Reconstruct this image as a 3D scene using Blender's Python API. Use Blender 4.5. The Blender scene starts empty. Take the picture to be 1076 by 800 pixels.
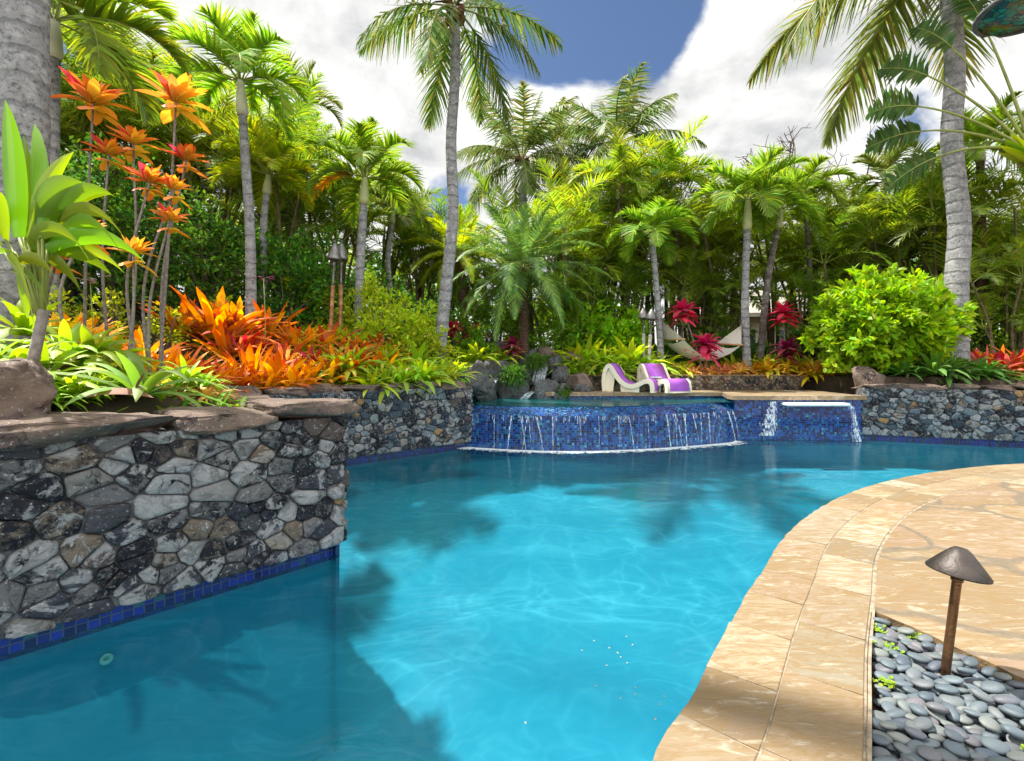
import bpy, math, random
import numpy as np
from mathutils import Vector, noise as mnoise
R = math.radians
scene = bpy.context.scene
COL = scene.collection
F = 500.0; CX = 538.0; HY = 380.0; CAMZ = 1.45
PI = math.pi

def W(px, py, Y):
    """photo pixel at depth Y -> world"""
    return np.array([(px-CX)/F*Y, Y, CAMZ-(py-HY)/F*Y])
def X(px, Y): return (px-CX)/F*Y

# ------------------------------------------------------------------ materials
class NT:
    def __init__(s, mat):
        mat.use_nodes = True
        s.t = mat.node_tree; s.t.nodes.clear(); s.m = mat
    def n(s, typ, **kw):
        nd = s.t.nodes.new(typ)
        for k, v in kw.items():
            if hasattr(nd, k) and k not in nd.inputs: setattr(nd, k, v)
        return nd
    def l(s, a, b): s.t.links.new(a, b)
    def val(s, sock, v):
        if isinstance(v, bpy.types.NodeSocket): s.l(v, sock)
        else:
            if isinstance(v, tuple) and len(v) == 3 and sock.type == 'RGBA': v = (*v, 1)
            sock.default_value = v
    def mix(s, f, a, b, typ='MIX'):
        nd = s.t.nodes.new('ShaderNodeMix'); nd.data_type = 'RGBA'; nd.blend_type = typ
        s.val(nd.inputs[0], f); s.val(nd.inputs[6], a); s.val(nd.inputs[7], b)
        return nd.outputs[2]
    def math(s, op, a, b=0.0, c=0.0, clamp=False):
        nd = s.t.nodes.new('ShaderNodeMath'); nd.operation = op; nd.use_clamp = clamp
        s.val(nd.inputs[0], a); s.val(nd.inputs[1], b); s.val(nd.inputs[2], c)
        return nd.outputs[0]
    def ramp(s, f, pts, interp='LINEAR'):
        nd = s.t.nodes.new('ShaderNodeValToRGB'); cr = nd.color_ramp; cr.interpolation = interp
        while len(cr.elements) < len(pts): cr.elements.new(0.5)
        for e, (p, c) in zip(cr.elements, pts):
            e.position = p; e.color = (*c, 1) if isinstance(c, tuple) else (c, c, c, 1)
        s.val(nd.inputs[0], f); return nd.outputs[0]
    def noise(s, vec=None, scale=5, detail=4, rough=.55, dist=0):
        nd = s.t.nodes.new('ShaderNodeTexNoise')
        nd.inputs['Scale'].default_value = scale; nd.inputs['Detail'].default_value = detail
        nd.inputs['Roughness'].default_value = rough; nd.inputs['Distortion'].default_value = dist
        if vec is not None: s.l(vec, nd.inputs['Vector'])
        return nd.outputs[0]
    def voro(s, vec=None, scale=5, feature='F1', out=0, rnd=1):
        nd = s.t.nodes.new('ShaderNodeTexVoronoi'); nd.feature = feature
        nd.inputs['Scale'].default_value = scale; nd.inputs['Randomness'].default_value = rnd
        if vec is not None: s.l(vec, nd.inputs['Vector'])
        return nd.outputs[out]
    def coord(s, out='Object'):
        return s.t.nodes.new('ShaderNodeTexCoord').outputs[out]
    def pos(s): return s.t.nodes.new('ShaderNodeNewGeometry').outputs['Position']
    def island(s): return s.t.nodes.new('ShaderNodeNewGeometry').outputs['Random Per Island']
    def objrand(s): return s.t.nodes.new('ShaderNodeObjectInfo').outputs['Random']
    def attr(s, name):
        nd = s.t.nodes.new('ShaderNodeAttribute'); nd.attribute_name = name; return nd.outputs['Fac']
    def map(s, vec, scale=(1, 1, 1), loc=(0, 0, 0), rot=(0, 0, 0)):
        nd = s.t.nodes.new('ShaderNodeMapping'); s.l(vec, nd.inputs[0])
        nd.inputs['Scale'].default_value = scale; nd.inputs['Location'].default_value = loc
        nd.inputs['Rotation'].default_value = rot; return nd.outputs[0]
    def hsv(s, col, h=.5, sat=1.0, v=1.0):
        nd = s.t.nodes.new('ShaderNodeHueSaturation'); s.val(nd.inputs['Hue'], h)
        s.val(nd.inputs['Saturation'], sat); s.val(nd.inputs['Value'], v); s.val(nd.inputs['Color'], col)
        return nd.outputs[0]
    def bump(s, h, strength=.5, dist=.02):
        nd = s.t.nodes.new('ShaderNodeBump'); nd.inputs['Strength'].default_value = strength
        nd.inputs['Distance'].default_value = dist; s.l(h, nd.inputs['Height']); return nd.outputs[0]
    def pbr(s, col, rough=.6, bump=None, metal=0, spec=.5, coat=0):
        p = s.t.nodes.new('ShaderNodeBsdfPrincipled')
        s.val(p.inputs['Base Color'], col); s.val(p.inputs['Roughness'], rough)
        s.val(p.inputs['Metallic'], metal); s.val(p.inputs['Specular IOR Level'], spec)
        s.val(p.inputs['Coat Weight'], coat)
        if bump is not None: s.l(bump, p.inputs['Normal'])
        return p.outputs[0]
    def out(s, sh):
        o = s.t.nodes.new('ShaderNodeOutputMaterial'); s.l(sh, o.inputs[0]); return s.m

def newmat(name): return NT(bpy.data.materials.new(name))

def leafmat(name, c0, c1, c2=None, trans=.4, rough=.55, vvar=.35, hvar=.03, spots=None):
    """c0 at a leaf's base, c1 at its tip; c2 = colour some leaves take wholly"""
    k = newmat(name)
    t = k.attr('t'); r = k.island(); o = k.objrand()
    col = k.mix(t, c0, c1)
    if c2 is not None:
        f = k.ramp(r, [(.55, 0.0), (.95, 1.0)])
        col = k.mix(f, col, c2)
    r2 = k.math('FRACT', k.math('MULTIPLY', r, 17.31))
    v = k.math('ADD', k.math('ADD', k.math('MULTIPLY', r2, 2*vvar), 1-vvar), k.math('MULTIPLY', k.math('SUBTRACT', o, .5), .25))
    h = k.math('ADD', k.math('MULTIPLY', k.math('SUBTRACT', r2, .5), hvar), k.math('ADD', k.math('MULTIPLY', k.math('SUBTRACT', o, .5), hvar*.8), .5))
    col = k.hsv(col, h, 1.0, v)
    df = k.n('ShaderNodeBsdfDiffuse'); k.l(col, df.inputs[0]); gl = k.n('ShaderNodeBsdfGlossy'); gl.inputs[0].default_value = (1, 1, 1, 1); gl.inputs['Roughness'].default_value = rough
    fr = k.n('ShaderNodeLayerWeight'); fr.inputs[0].default_value = .25; mg = k.n('ShaderNodeMixShader'); k.l(k.math('MULTIPLY_ADD', fr.outputs['Fresnel'], .09, .015), mg.inputs[0]); k.l(df.outputs[0], mg.inputs[1]); k.l(gl.outputs[0], mg.inputs[2]); p = mg.outputs[0]
    tr = k.n('ShaderNodeBsdfTranslucent')
    k.l(k.hsv(col, .49, 1.02, 1.6), tr.inputs[0])
    m = k.n('ShaderNodeMixShader'); m.inputs[0].default_value = trans
    k.l(p, m.inputs[1]); k.l(tr.outputs[0], m.inputs[2])
    return k.out(m.outputs[0])

def simple(name, col, rough=.6, metal=0, var=.15, scale=8, bumps=.3, spec=.5, coat=0):
    k = newmat(name)
    nz = k.noise(k.coord(), scale, 5)
    c = k.hsv((*col, 1), .5, 1, k.ramp(nz, [(.3, 1-var), (.7, 1+var)]))
    return k.out(k.pbr(c, rough, k.bump(k.noise(k.coord(), scale*6, 4), bumps, .01), metal, spec, coat))

def M_trunk(name, c, dark, spots, ring=26):
    k = newmat(name); co = k.coord()
    sep = k.n('ShaderNodeSeparateXYZ'); k.l(co, sep.inputs[0])
    wob = k.math('MULTIPLY', k.noise(co, 3, 2), .25)
    z = k.math('ADD', sep.outputs[2], wob)
    rings = k.math('SINE', k.math('MULTIPLY', z, ring))
    n1 = k.noise(co, 24, 7, .75); n2 = k.noise(co, 9, 6, .7)
    col = k.mix(k.ramp(n1, [(.34, 0.0), (.50, 1.0)]), dark, c)
    col = k.mix(k.ramp(n2, [(.5, 0.0), (.68, .8)]), col, spots)
    rf = k.ramp(rings, [(.0, 0.0), (.55, 0.0), (.95, 1.0)])
    col = k.mix(k.math('MULTIPLY', rf, .28), col, dark)
    sp = k.ramp(k.voro(k.map(co, (1, 1, .5)), 28), [(.06, 1.0), (.13, 0.0)])
    sp = k.math('MULTIPLY', sp, k.ramp(k.noise(co, 5, 2), [(.42, 0.0), (.47, 1.0)]))
    col = k.mix(sp, col, (.03, .03, .035))
    h = k.math('ADD', k.math('MULTIPLY', rf, -.6), k.math('MULTIPLY', n1, .8))
    return k.out(k.pbr(col, .9, k.bump(h, .8, .03), spec=.2))

def M_stone(name, cols, lich=(.30, .315, .325), bumpd=.03, rust=.06, sc=1.0):
    k = newmat(name); co = k.pos(); r = k.island()
    off = k.n('ShaderNodeVectorMath'); off.operation = 'ADD'
    cm = k.n('ShaderNodeCombineXYZ'); k.l(k.math('MULTIPLY', r, 37.0), cm.inputs[0]); k.l(k.math('MULTIPLY', r, 91.0), cm.inputs[1])
    k.l(co, off.inputs[0]); k.l(cm.outputs[0], off.inputs[1]); v = off.outputs[0]
    base = k.ramp(r, [(i/(len(cols)-1), c) for i, c in enumerate(cols)], 'CONSTANT' if len(cols) > 4 else 'LINEAR')
    n1 = k.noise(v, 13*sc, 9, .72, .5); n2 = k.noise(v, 5.5*sc, 7, .68, 1.0); n3 = k.noise(v, 45*sc, 5, .7)
    r3 = k.math('FRACT', k.math('MULTIPLY', r, 13.7)); r4 = k.math('FRACT', k.math('MULTIPLY', r, 5.3))
    n1b = k.math('ADD', n1, k.math('MULTIPLY', k.math('SUBTRACT', r3, .42), .22)); n2b = k.math('ADD', n2, k.math('MULTIPLY', k.math('SUBTRACT', r4, .55), .22))
    col = k.mix(k.ramp(n1b, [(.42, 1.0), (.545, 0.0)]), base, (.012, .014, .02))
    col = k.mix(k.math('MULTIPLY', k.ramp(n2b, [(.53, 0.0), (.57, 1.0)]), .8), col, lich)
    col = k.mix(k.ramp(n3, [(.60, 0.0), (.66, .7)]), col, (.5, .5, .47))
    r2 = k.math('FRACT', k.math('MULTIPLY', r, 7.77))
    rm = k.math('MULTIPLY', k.ramp(r2, [(1-rust, 0.0), (1-rust+.08, 1.0)]), k.ramp(k.noise(v, 5*sc, 3), [(.42, 0.0), (.6, .9)]))
    col = k.mix(rm, col, (.30, .19, .08))
    h = k.math('ADD', n1, k.math('MULTIPLY', n3, .35))
    return k.out(k.pbr(col, .72, k.bump(h, .9, bumpd), spec=.2))

def M_mosaic(name, size=.043, deep=False):
    """square glass tiles, cell colour from a hashed grid in a 2-D face frame"""
    k = newmat(name)
    uvn = k.n('ShaderNodeUVMap'); uv = uvn.outputs[0]
    sc = k.map(uv, (1/size, 1/size, 1/size))
    fl = k.n('ShaderNodeVectorMath'); fl.operation = 'FLOOR'; k.l(sc, fl.inputs[0])
    fr = k.n('ShaderNodeVectorMath'); fr.operation = 'FRACTION'; k.l(sc, fr.inputs[0])
    wn = k.n('ShaderNodeTexWhiteNoise'); k.l(fl.outputs[0], wn.inputs[0])
    col = k.ramp(wn.outputs[0], [(0, (.002, .008, .05)), (.22, (.003, .022, .14)), (.45, (.004, .045, .25)), (.64, (.005, .085, .30)),
                                 (.78, (.010, .14, .26)), (.88, (.006, .06, .34)), (.96, (.06, .26, .45))], 'CONSTANT')
    if deep: col = k.ramp(wn.outputs[0], [(0, (.002, .006, .06)), (.3, (.003, .010, .13)), (.6, (.005, .018, .22)), (.85, (.006, .05, .12)), (.95, (.012, .09, .11))], 'CONSTANT')
    sx = k.n('ShaderNodeSeparateXYZ'); k.l(fr.outputs[0], sx.inputs[0])
    def edge(s): return k.math('MINIMUM', s, k.math('SUBTRACT', 1.0, s))
    e = k.math('MINIMUM', edge(sx.outputs[0]), edge(sx.outputs[1]))
    g = k.ramp(e, [(.05, 1.0), (.085, 0.0)])
    col = k.mix(g, col, (.015, .04, .10))
    rough = k.mix(g, (.1, .1, .1), (.6, .6, .6))
    return k.out(k.pbr(col, rough, k.bump(k.math('ADD', k.math('MULTIPLY', g, -1.0), k.math('MULTIPLY', wn.outputs[0], .25)), .5, .004), spec=.6))

def M_sand(name, scale=1.0, joints=None):
    k = newmat(name); co = k.pos(); r = k.island()
    st = k.map(co, (.9, 3.4, 1.0), rot=(0, 0, .5))
    if joints: # irregular flagstones
        vv = k.n('ShaderNodeTexVoronoi'); vv.inputs['Scale'].default_value = joints
        warp = k.n('ShaderNodeVectorMath'); warp.operation = 'ADD'
        nn = k.n('ShaderNodeTexNoise'); nn.inputs['Scale'].default_value = 1.6; nn.inputs['Detail'].default_value = 3; k.l(co, nn.inputs['Vector'])
        sub = k.n('ShaderNodeVectorMath'); sub.operation = 'MULTIPLY_ADD'
        k.l(nn.outputs[1], sub.inputs[0]); sub.inputs[1].default_value = (.5, .5, 0); k.l(co, sub.inputs[2])
        mp = k.map(sub.outputs[0], (.62, 1.0, 0), rot=(0, 0, .45))
        k.l(mp, vv.inputs['Vector'])
        rr = k.n('ShaderNodeSeparateColor'); k.l(vv.outputs['Color'], rr.inputs[0]); r = rr.outputs[0]
        ve = k.n('ShaderNodeTexVoronoi'); ve.feature = 'DISTANCE_TO_EDGE'; ve.inputs['Scale'].default_value = joints; k.l(mp, ve.inputs['Vector'])
        je = k.ramp(ve.outputs['Distance'], [(.013, 1.0), (.032, 0.0)])
    off = k.n('ShaderNodeVectorMath'); off.operation = 'ADD'
    cm = k.n('ShaderNodeCombineXYZ'); k.l(k.math('MULTIPLY', r, 23.0), cm.inputs[0]); k.l(k.math('MULTIPLY', r, 57.0), cm.inputs[2])
    k.l(st, off.inputs[0]); k.l(cm.outputs[0], off.inputs[1]); v = off.outputs[0]
    base = k.ramp(r, [(0, (.23, .165, .10)), (.2, (.30, .24, .165)), (.4, (.20, .15, .095)), (.55, (.35, .305, .24)), (.7, (.27, .185, .13)), (.85, (.19, .165, .12)), (1, (.31, .235, .16))])
    n1 = k.noise(v, 1.3*scale, 6, .62, 1.6); n2 = k.noise(v, 5*scale, 8, .7, .8); n3 = k.noise(v, 40, 5, .7)
    base = k.hsv(base, .5, 1, k.math('ADD', .78, k.math('MULTIPLY', k.math('FRACT', k.math('MULTIPLY', r, 11.3)), .42)))
    col = k.mix(k.ramp(n1, [(.40, 0.0), (.49, .85), (.55, .15), (.64, .9)]), base, (.19, .125, .055))
    col = k.mix(k.ramp(n2, [(.54, 0.0), (.64, .6)]), col, (.38, .35, .28))
    col = k.mix(k.ramp(k.noise(v, 2.6*scale, 5, .65, 2.2), [(.55, 0.0), (.60, .75), (.64, 0.0)]), col, (.20, .13, .07))
    col = k.mix(k.ramp(n3, [(.62, 0.0), (.72, .5)]), col, (.22, .16, .10))
    h = k.math('ADD', k.math('MULTIPLY', n2, .8), k.math('ADD', n1, k.math('MULTIPLY', n3, .15)))
    if joints:
        col = k.mix(k.math('MULTIPLY', je, .85), col, k.mix(k.noise(co, 30, 3), (.07, .055, .04), (.20, .165, .12)))
        h = k.math('SUBTRACT', h, k.math('MULTIPLY', je, .7))
    return k.out(k.pbr(col, .58, k.bump(h, .7, .012), spec=.35))

# ------------------------------------------------------------------ mesh builder
def nrm(a):
    a = np.asarray(a, float); return a/np.maximum(np.linalg.norm(a, axis=-1, keepdims=True), 1e-9)
class MB:
    def __init__(s): s.v = []; s.f = []; s.t = []; s.n = 0; s.uv = []
    def add(s, v, faces, t=None, mat=0, uv=None):
        v = np.asarray(v, float).reshape(-1, 3)
        s.v.append(v); s.t.append(np.zeros(len(v)) if t is None else np.broadcast_to(np.asarray(t, float).ravel(), (len(v),)))
        s.uv.append(np.zeros((len(v), 2)) if uv is None else np.asarray(uv, float).reshape(-1, 2))
        for fa in faces:
            fa = np.asarray(fa, np.int64)
            if fa.ndim == 1: fa = fa[None]
            s.f.append((fa+s.n, mat))
        s.n += len(v)
    def mesh(s, name, mats, smooth=True, off=(0, 0, 0), uv=False):
        me = bpy.data.meshes.new(name)
        v = np.concatenate(s.v)-np.asarray(off, float)
        me.vertices.add(len(v)); me.vertices.foreach_set('co', v.ravel())
        tot = [f.shape[0] for f, _ in s.f]; k = [f.shape[1] for f, _ in s.f]
        lt = np.concatenate([np.full(a, b) for a, b in zip(tot, k)])
        li = np.concatenate([f.ravel() for f, _ in s.f])
        mi = np.concatenate([np.full(f.shape[0], m) for f, m in s.f])
        me.loops.add(len(li)); me.loops.foreach_set('vertex_index', li)
        me.polygons.add(len(lt)); me.polygons.foreach_set('loop_start', np.concatenate([[0], np.cumsum(lt)[:-1]]))
        me.polygons.foreach_set('material_index', mi)
        me.polygons.foreach_set('use_smooth', np.full(len(lt), smooth))
        me.update(calc_edges=True)
        a = me.attributes.new('t', 'FLOAT', 'POINT'); a.data.foreach_set('value', np.concatenate(s.t))
        if uv:
            ul = me.uv_layers.new(name='UVMap'); ul.data.foreach_set('uv', np.concatenate(s.uv)[li].ravel())
        for m in (mats if isinstance(mats, (list, tuple)) else [mats]): me.materials.append(m)
        me.validate(); return me
    def obj(s, name, mats, parent=None, smooth=True, off=(0, 0, 0), uv=False):
        o = bpy.data.objects.new(name, s.mesh(name, mats, smooth, off, uv)); COL.objects.link(o)
        if parent is not None: o.parent = parent
        return o

def strips(mb, B, D, L, Wd, S=None, droop=.5, nseg=3, prof='lance', fold=0.0, t=None, mat=0, rng=None, wave=0):
    B = np.atleast_2d(B).astype(float); N = len(B); D = nrm(np.broadcast_to(D, (N, 3))).copy()
    L = np.broadcast_to(L, (N,)).astype(float); Wd = np.broadcast_to(Wd, (N,)).astype(float)
    droop = np.broadcast_to(droop, (N,)).astype(float)
    if S is None:
        S = np.cross(D, [0, 0, 1.0]); bad = np.linalg.norm(S, axis=1) < .15; S[bad] = [1, .3, 0]
    S = nrm(S-(S*D).sum(1, keepdims=True)*D)
    P = B.copy(); rows = []; ts = []
    C = 3 if fold else 2
    for k in range(nseg+1):
        s = k/nseg
        if prof == 'lance': w = math.sin(PI*min(1, (.12+.88*s)))**.7 if s < 1 else .03
        elif prof == 'strap': w = (.75+.25*min(1, s*3))*(1 if s < .7 else max(.05, 1-((s-.7)/.3)**2))
        elif prof == 'needle': w = (1-s*.9)
        elif prof == 'oval': w = [.12, 1.0, .9, .06][k] if nseg == 3 else max(.05, math.sin(PI*s)**.6)
        else: w = 1
        ww = (Wd*w*.5)[:, None]
        if C == 3:
            up = np.cross(S, D); mid = P-up*ww*fold
            rows.append(np.stack([P-S*ww, mid, P+S*ww], 1))
        else: rows.append(np.stack([P-S*ww, P+S*ww], 1))
        ts.append(np.full((N, C), s))
        stp = (L/nseg)[:, None]
        P = P+D*stp
        D = D.copy(); D[:, 2] -= droop/nseg*(1+.5*s)
        D = nrm(D)
    V = np.stack(rows, 1).reshape(-1, 3)
    T = np.stack(ts, 1).reshape(-1) if t is None else np.repeat(np.broadcast_to(t, (N,)), (nseg+1)*C)
    base = (np.arange(N)*(nseg+1)*C)[:, None]
    fs = []
    for k in range(nseg):
        for c in range(C-1):
            a = k*C+c
            fs.append(base+np.array([[a, a+1, a+C+1, a+C]]))
    mb.add(V, [np.concatenate(fs)], T, mat)

def tube(mb, pts, rad, ns=8, mat=0, t=0, cap=True):
    pts = np.asarray(pts, float); n = len(pts); rad = np.broadcast_to(rad, (n,))
    tan = nrm(np.gradient(pts, axis=0)); ref = np.array([1.0, 0, 0]) if abs(tan[0][0]) < .8 else np.array([0, 1.0, 0])
    u = nrm(np.cross(tan, np.broadcast_to(ref, tan.shape))); w = np.cross(tan, u)
    a = np.linspace(0, 2*PI, ns, endpoint=False)
    V = pts[:, None]+rad[:, None, None]*(u[:, None]*np.cos(a)[None, :, None]+w[:, None]*np.sin(a)[None, :, None])
    i = np.arange(n-1)[:, None]*ns; j = np.arange(ns)[None]; j2 = (j+1) % ns
    f = np.stack([i+j, i+j2, i+ns+j2, i+ns+j], -1).reshape(-1, 4)
    fs = [f]
    if cap: fs += [np.arange(ns)[::-1], np.arange(ns)+(n-1)*ns]
    mb.add(V.reshape(-1, 3), fs, t, mat)

def box(mb, c, s, rz=0, mat=0, bev=0.0, t=0):
    sx, sy, sz = [x/2 for x in s]; b = min(bev, sx*.9, sy*.9, sz*.9)
    V = []
    if b:
        for z, q in ((-sz, b), (-sz+b, 0), (sz-b, 0), (sz, b)):
            for x, y in ((-1, -1), (1, -1), (1, 1), (-1, 1)): V.append((x*(sx-q), y*(sy-q), z))
        f = []
        for k in range(3):
            for i in range(4): f.append([k*4+i, k*4+(i+1) % 4, k*4+4+(i+1) % 4, k*4+4+i])
        f += [[3, 2, 1, 0], [12, 13, 14, 15]]
    else:
        for z in (-sz, sz):
            for x, y in ((-1, -1), (1, -1), (1, 1), (-1, 1)): V.append((x*sx, y*sy, z))
        f = [[0, 1, 5, 4], [1, 2, 6, 5], [2, 3, 7, 6], [3, 0, 4, 7], [3, 2, 1, 0], [4, 5, 6, 7]]
    V = np.array(V); ca, sa = math.cos(rz), math.sin(rz)
    V = np.stack([V[:, 0]*ca-V[:, 1]*sa, V[:, 0]*sa+V[:, 1]*ca, V[:, 2]], 1)+np.array(c)
    mb.add(V, [np.array(f)], t, mat)

def lathe(mb, prof, ns=20, base=(0, 0, 0), axis=None, mat=0):
    """prof: (r, z) list"""
    a = np.linspace(0, 2*PI, ns, endpoint=False); V = []
    ax = nrm(np.array(axis if axis is not None else (0, 0, 1.0)))
    u = nrm(np.cross(ax, [0, 1.0, .001])); w = np.cross(ax, u)
    for r, z in prof: V.append(np.array(base)+ax*z+r*(np.cos(a)[:, None]*u+np.sin(a)[:, None]*w))
    n = len(prof); i = np.arange(n-1)[:, None]*ns; j = np.arange(ns)[None]; j2 = (j+1) % ns
    f = np.stack([i+j, i+j2, i+ns+j2, i+ns+j], -1).reshape(-1, 4)
    mb.add(np.concatenate(V), [f, np.arange(ns)[::-1], np.arange(ns)+(n-1)*ns], 0, mat)

_ico = {}
def ico(sub):
    if sub not in _ico:
        import bmesh
        bm = bmesh.new(); bmesh.ops.create_icosphere(bm, subdivisions=sub, radius=1)
        v = np.array([x.co[:] for x in bm.verts]); f = np.array([[q.index for q in p.verts] for p in bm.faces]); bm.free()
        _ico[sub] = (v, f)
    return _ico[sub]
def rock(mb, c, s, seed=0, sub=3, boxy=.55, rough=.18, rz=0, mat=0, freq=1.4, tilt=0):
    v, f = ico(sub); rs = np.random.RandomState(seed)
    p = np.sign(v)*np.abs(v)**boxy; p = p/np.maximum(1, np.abs(p).max(1, keepdims=True))
    for _ in range(7):   # chop facets
        n = nrm(rs.normal(size=3)); d = rs.uniform(.72, .95)
        q = p@n-d; p = p-np.where(q > 0, q, 0)[:, None]*n
    o = rs.uniform(0, 50, 3)
    q = p.copy()
    for i in range(len(p)):
        w = mnoise.fractal(Vector(p[i]*freq+o), .9, 2.1, 4)
        q[i] = p[i]*(1+rough*w)
    q = q*np.array(s)/2
    if tilt: 
        ct, st_ = math.cos(tilt), math.sin(tilt); q = np.stack([q[:, 0]*ct-q[:, 2]*st_, q[:, 1], q[:, 0]*st_+q[:, 2]*ct], 1)
    ca, sa = math.cos(rz), math.sin(rz)
    q = np.stack([q[:, 0]*ca-q[:, 1]*sa, q[:, 0]*sa+q[:, 1]*ca, q[:, 2]], 1)+np.array(c)
    mb.add(q, [f], 0, mat)

# ------------------------------------------------------------------ things
def tagx(o, label=None, cat=None, group=None, kind=None):
    if label: o['label'] = label
    if cat: o['category'] = cat
    if group: o['group'] = group
    if kind: o['kind'] = kind
    return o
def thing(name, loc, label, cat, group=None, rz=0, scale=1):
    o = bpy.data.objects.new(name, None); COL.objects.link(o)
    o.empty_display_size = .1; o.location = loc; o.rotation_euler = (0, 0, rz); o.scale = (scale,)*3
    return tagx(o, label, cat, group)
def copy_tree(o, loc=None, rz=None, scale=None, parent=None, label=None, group=None):
    c = o.copy(); COL.objects.link(c)
    if parent is not None: c.parent = parent
    if loc is not None: c.location = loc
    if rz is not None: c.rotation_euler = (c.rotation_euler[0], c.rotation_euler[1], rz)
    if scale is not None: c.scale = (scale,)*3 if not isinstance(scale, tuple) else scale
    if label: c['label'] = label
    if group: c['group'] = group
    for ch in list(o.children): copy_tree(ch, parent=c)
    return c
ORD = ['first', 'second', 'third', 'fourth', 'fifth', 'sixth', 'seventh', 'eighth', 'ninth', 'tenth', 'eleventh', 'twelfth', 'thirteenth',
       'fourteenth', 'fifteenth', 'sixteenth', 'seventeenth', 'eighteenth', 'nineteenth', 'twentieth', 'twenty-first', 'twenty-second', 'twenty-third', 'twenty-fourth',
       'twenty-fifth', 'twenty-sixth', 'twenty-seventh', 'twenty-eighth', 'twenty-ninth', 'thirtieth']
def number(objs, text):
    """text holds {n}: replaced by the order from the left as the photo shows it"""
    objs = sorted(objs, key=lambda o: o.location[0]/max(.1, o.location[1]))
    if len(objs) == 1: objs[0]['label'] = text.replace(', {n} from left', '').replace('{n} from left ', ''); return
    for i, o in enumerate(objs):
        w = 'leftmost' if i == 0 else 'rightmost' if i == len(objs)-1 else ORD[i]+' from left'
        o['label'] = text.replace('{n} from left', w)
def struct(mb, name, mats, smooth=False, uv=False, kind='structure'):
    o = mb.obj(name, mats, None, smooth, uv=uv); o['kind'] = kind; return o

# ------------------------------------------------------------------ plan of the place
A0 = (-6.2, -1.22); A1 = (-1.35, 3.80); RB = (-3.70, 6.07); B1 = (-0.74, 8.60)
C0 = (6.95, 9.45); C1 = (10.6, 8.12); C2 = (16, 7.2)
POOL_OUT = [(-1.6, -3.0), (-.9, -1.3), (-.35, .1), (.05, .9), (.51, 1.73), (.73, 2.01), (.98, 2.34), (1.32, 2.79), (1.75, 3.32), (2.27, 3.96), (2.98, 4.66), (3.84, 5.34), (4.86, 5.94), (5.98, 6.42), (7.3, 6.78), (9, 6.95), (11.5, 6.75), (16, 6.0)]
def catmull(P, m=8):
    P = np.array(P, float); out = []
    Q = np.vstack([2*P[0]-P[1], P, 2*P[-1]-P[-2]])
    for i in range(1, len(Q)-2):
        for k in range(m):
            t = k/m; a, b, c, d = Q[i-1], Q[i], Q[i+1], Q[i+2]
            out.append(.5*((2*b)+(-a+c)*t+(2*a-5*b+4*c-d)*t*t+(-a+3*b-3*c+d)*t**3))
    out.append(P[-1]); return np.array(out)
OUT = catmull(POOL_OUT, 10)
def arclen(P): return np.concatenate([[0], np.cumsum(np.linalg.norm(np.diff(P, axis=0), axis=1))])
def offset(P, d):
    T = nrm(np.gradient(P, axis=0)); return P+d*np.stack([T[:, 1], -T[:, 0]], 1)
SPILL = catmull([(-1.05, 8.7), (-.74, 8.6), (0, 8.36), (.7, 8.24), (1.5, 8.26), (2.4, 8.44), (3.3, 8.74), (4.1, 9.08), (4.35, 9.3)], 5)

GARD = [(-30, -26), A0, A1, RB, B1, (-1.0, 9.2), (-1.0, 11.0), (.9, 11.45), (7.1, 11.45), (7.15, 9.75), C0, C1, C2, (40, 4)]
GARD = np.array(GARD, float)
def sdist(x, y):
    """signed distance, + on the garden side of the walls"""
    p = np.stack([x, y], -1); best = np.full(x.shape, 1e9); sg = np.ones(x.shape)
    for a, b in zip(GARD[:-1], GARD[1:]):
        ab = b-a; t = np.clip(((p-a)@ab)/(ab@ab), 0, 1); q = a+t[..., None]*ab
        d = np.linalg.norm(p-q, axis=-1); cr = ab[0]*(p[..., 1]-a[1])-ab[1]*(p[..., 0]-a[0])
        upd = d < best-1e-9; best = np.where(upd, d, best); 
    # inside test by polygon closed far behind
    poly = np.vstack([GARD, [[40, 3000], [-3000, 3000], [-3000, -26]]])
    ins = np.zeros(x.shape, bool); j = len(poly)-1
    for i in range(len(poly)):
        xi, yi = poly[i]; xj, yj = poly[j]
        c = ((yi > y) != (yj > y)) & (x < (xj-xi)*(y-yi)/((yj-yi)+1e-12)+xi); ins ^= c; j = i
    return np.where(ins, best, -best)
def H(x, y):
    x = np.asarray(x, float); y = np.asarray(y, float)
    d = sdist(x, y)
    left = 1/(1+np.exp(np.clip((x+1.5)*1.6, -50, 50)))
    h = .93+.13*(1-left)+left*np.minimum(1.75, np.maximum(0, d-.3)*.42)+(1-left)*np.minimum(.35, np.maximum(0, d)*.1)
    h = h+.05*np.sin(x*1.7)*np.cos(y*1.3)
    wf = np.exp(-((x+.1)**2/1.4+(y-12.2)**2/1.6)); h = h+.45*wf
    far = np.clip((np.hypot(x, y)-30)/60, 0, 1); h = h*(1-far)+.6*far
    near = np.where((np.abs(x) < 30) & (y > -25), -2.0, -.2)
    return np.where(d > .24, h, near)
def Hs(x, y): return float(H(np.array([x]), np.array([y]))[0])
def G(px, Y): x = X(px, Y); return (x, Y, Hs(x, Y))

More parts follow.
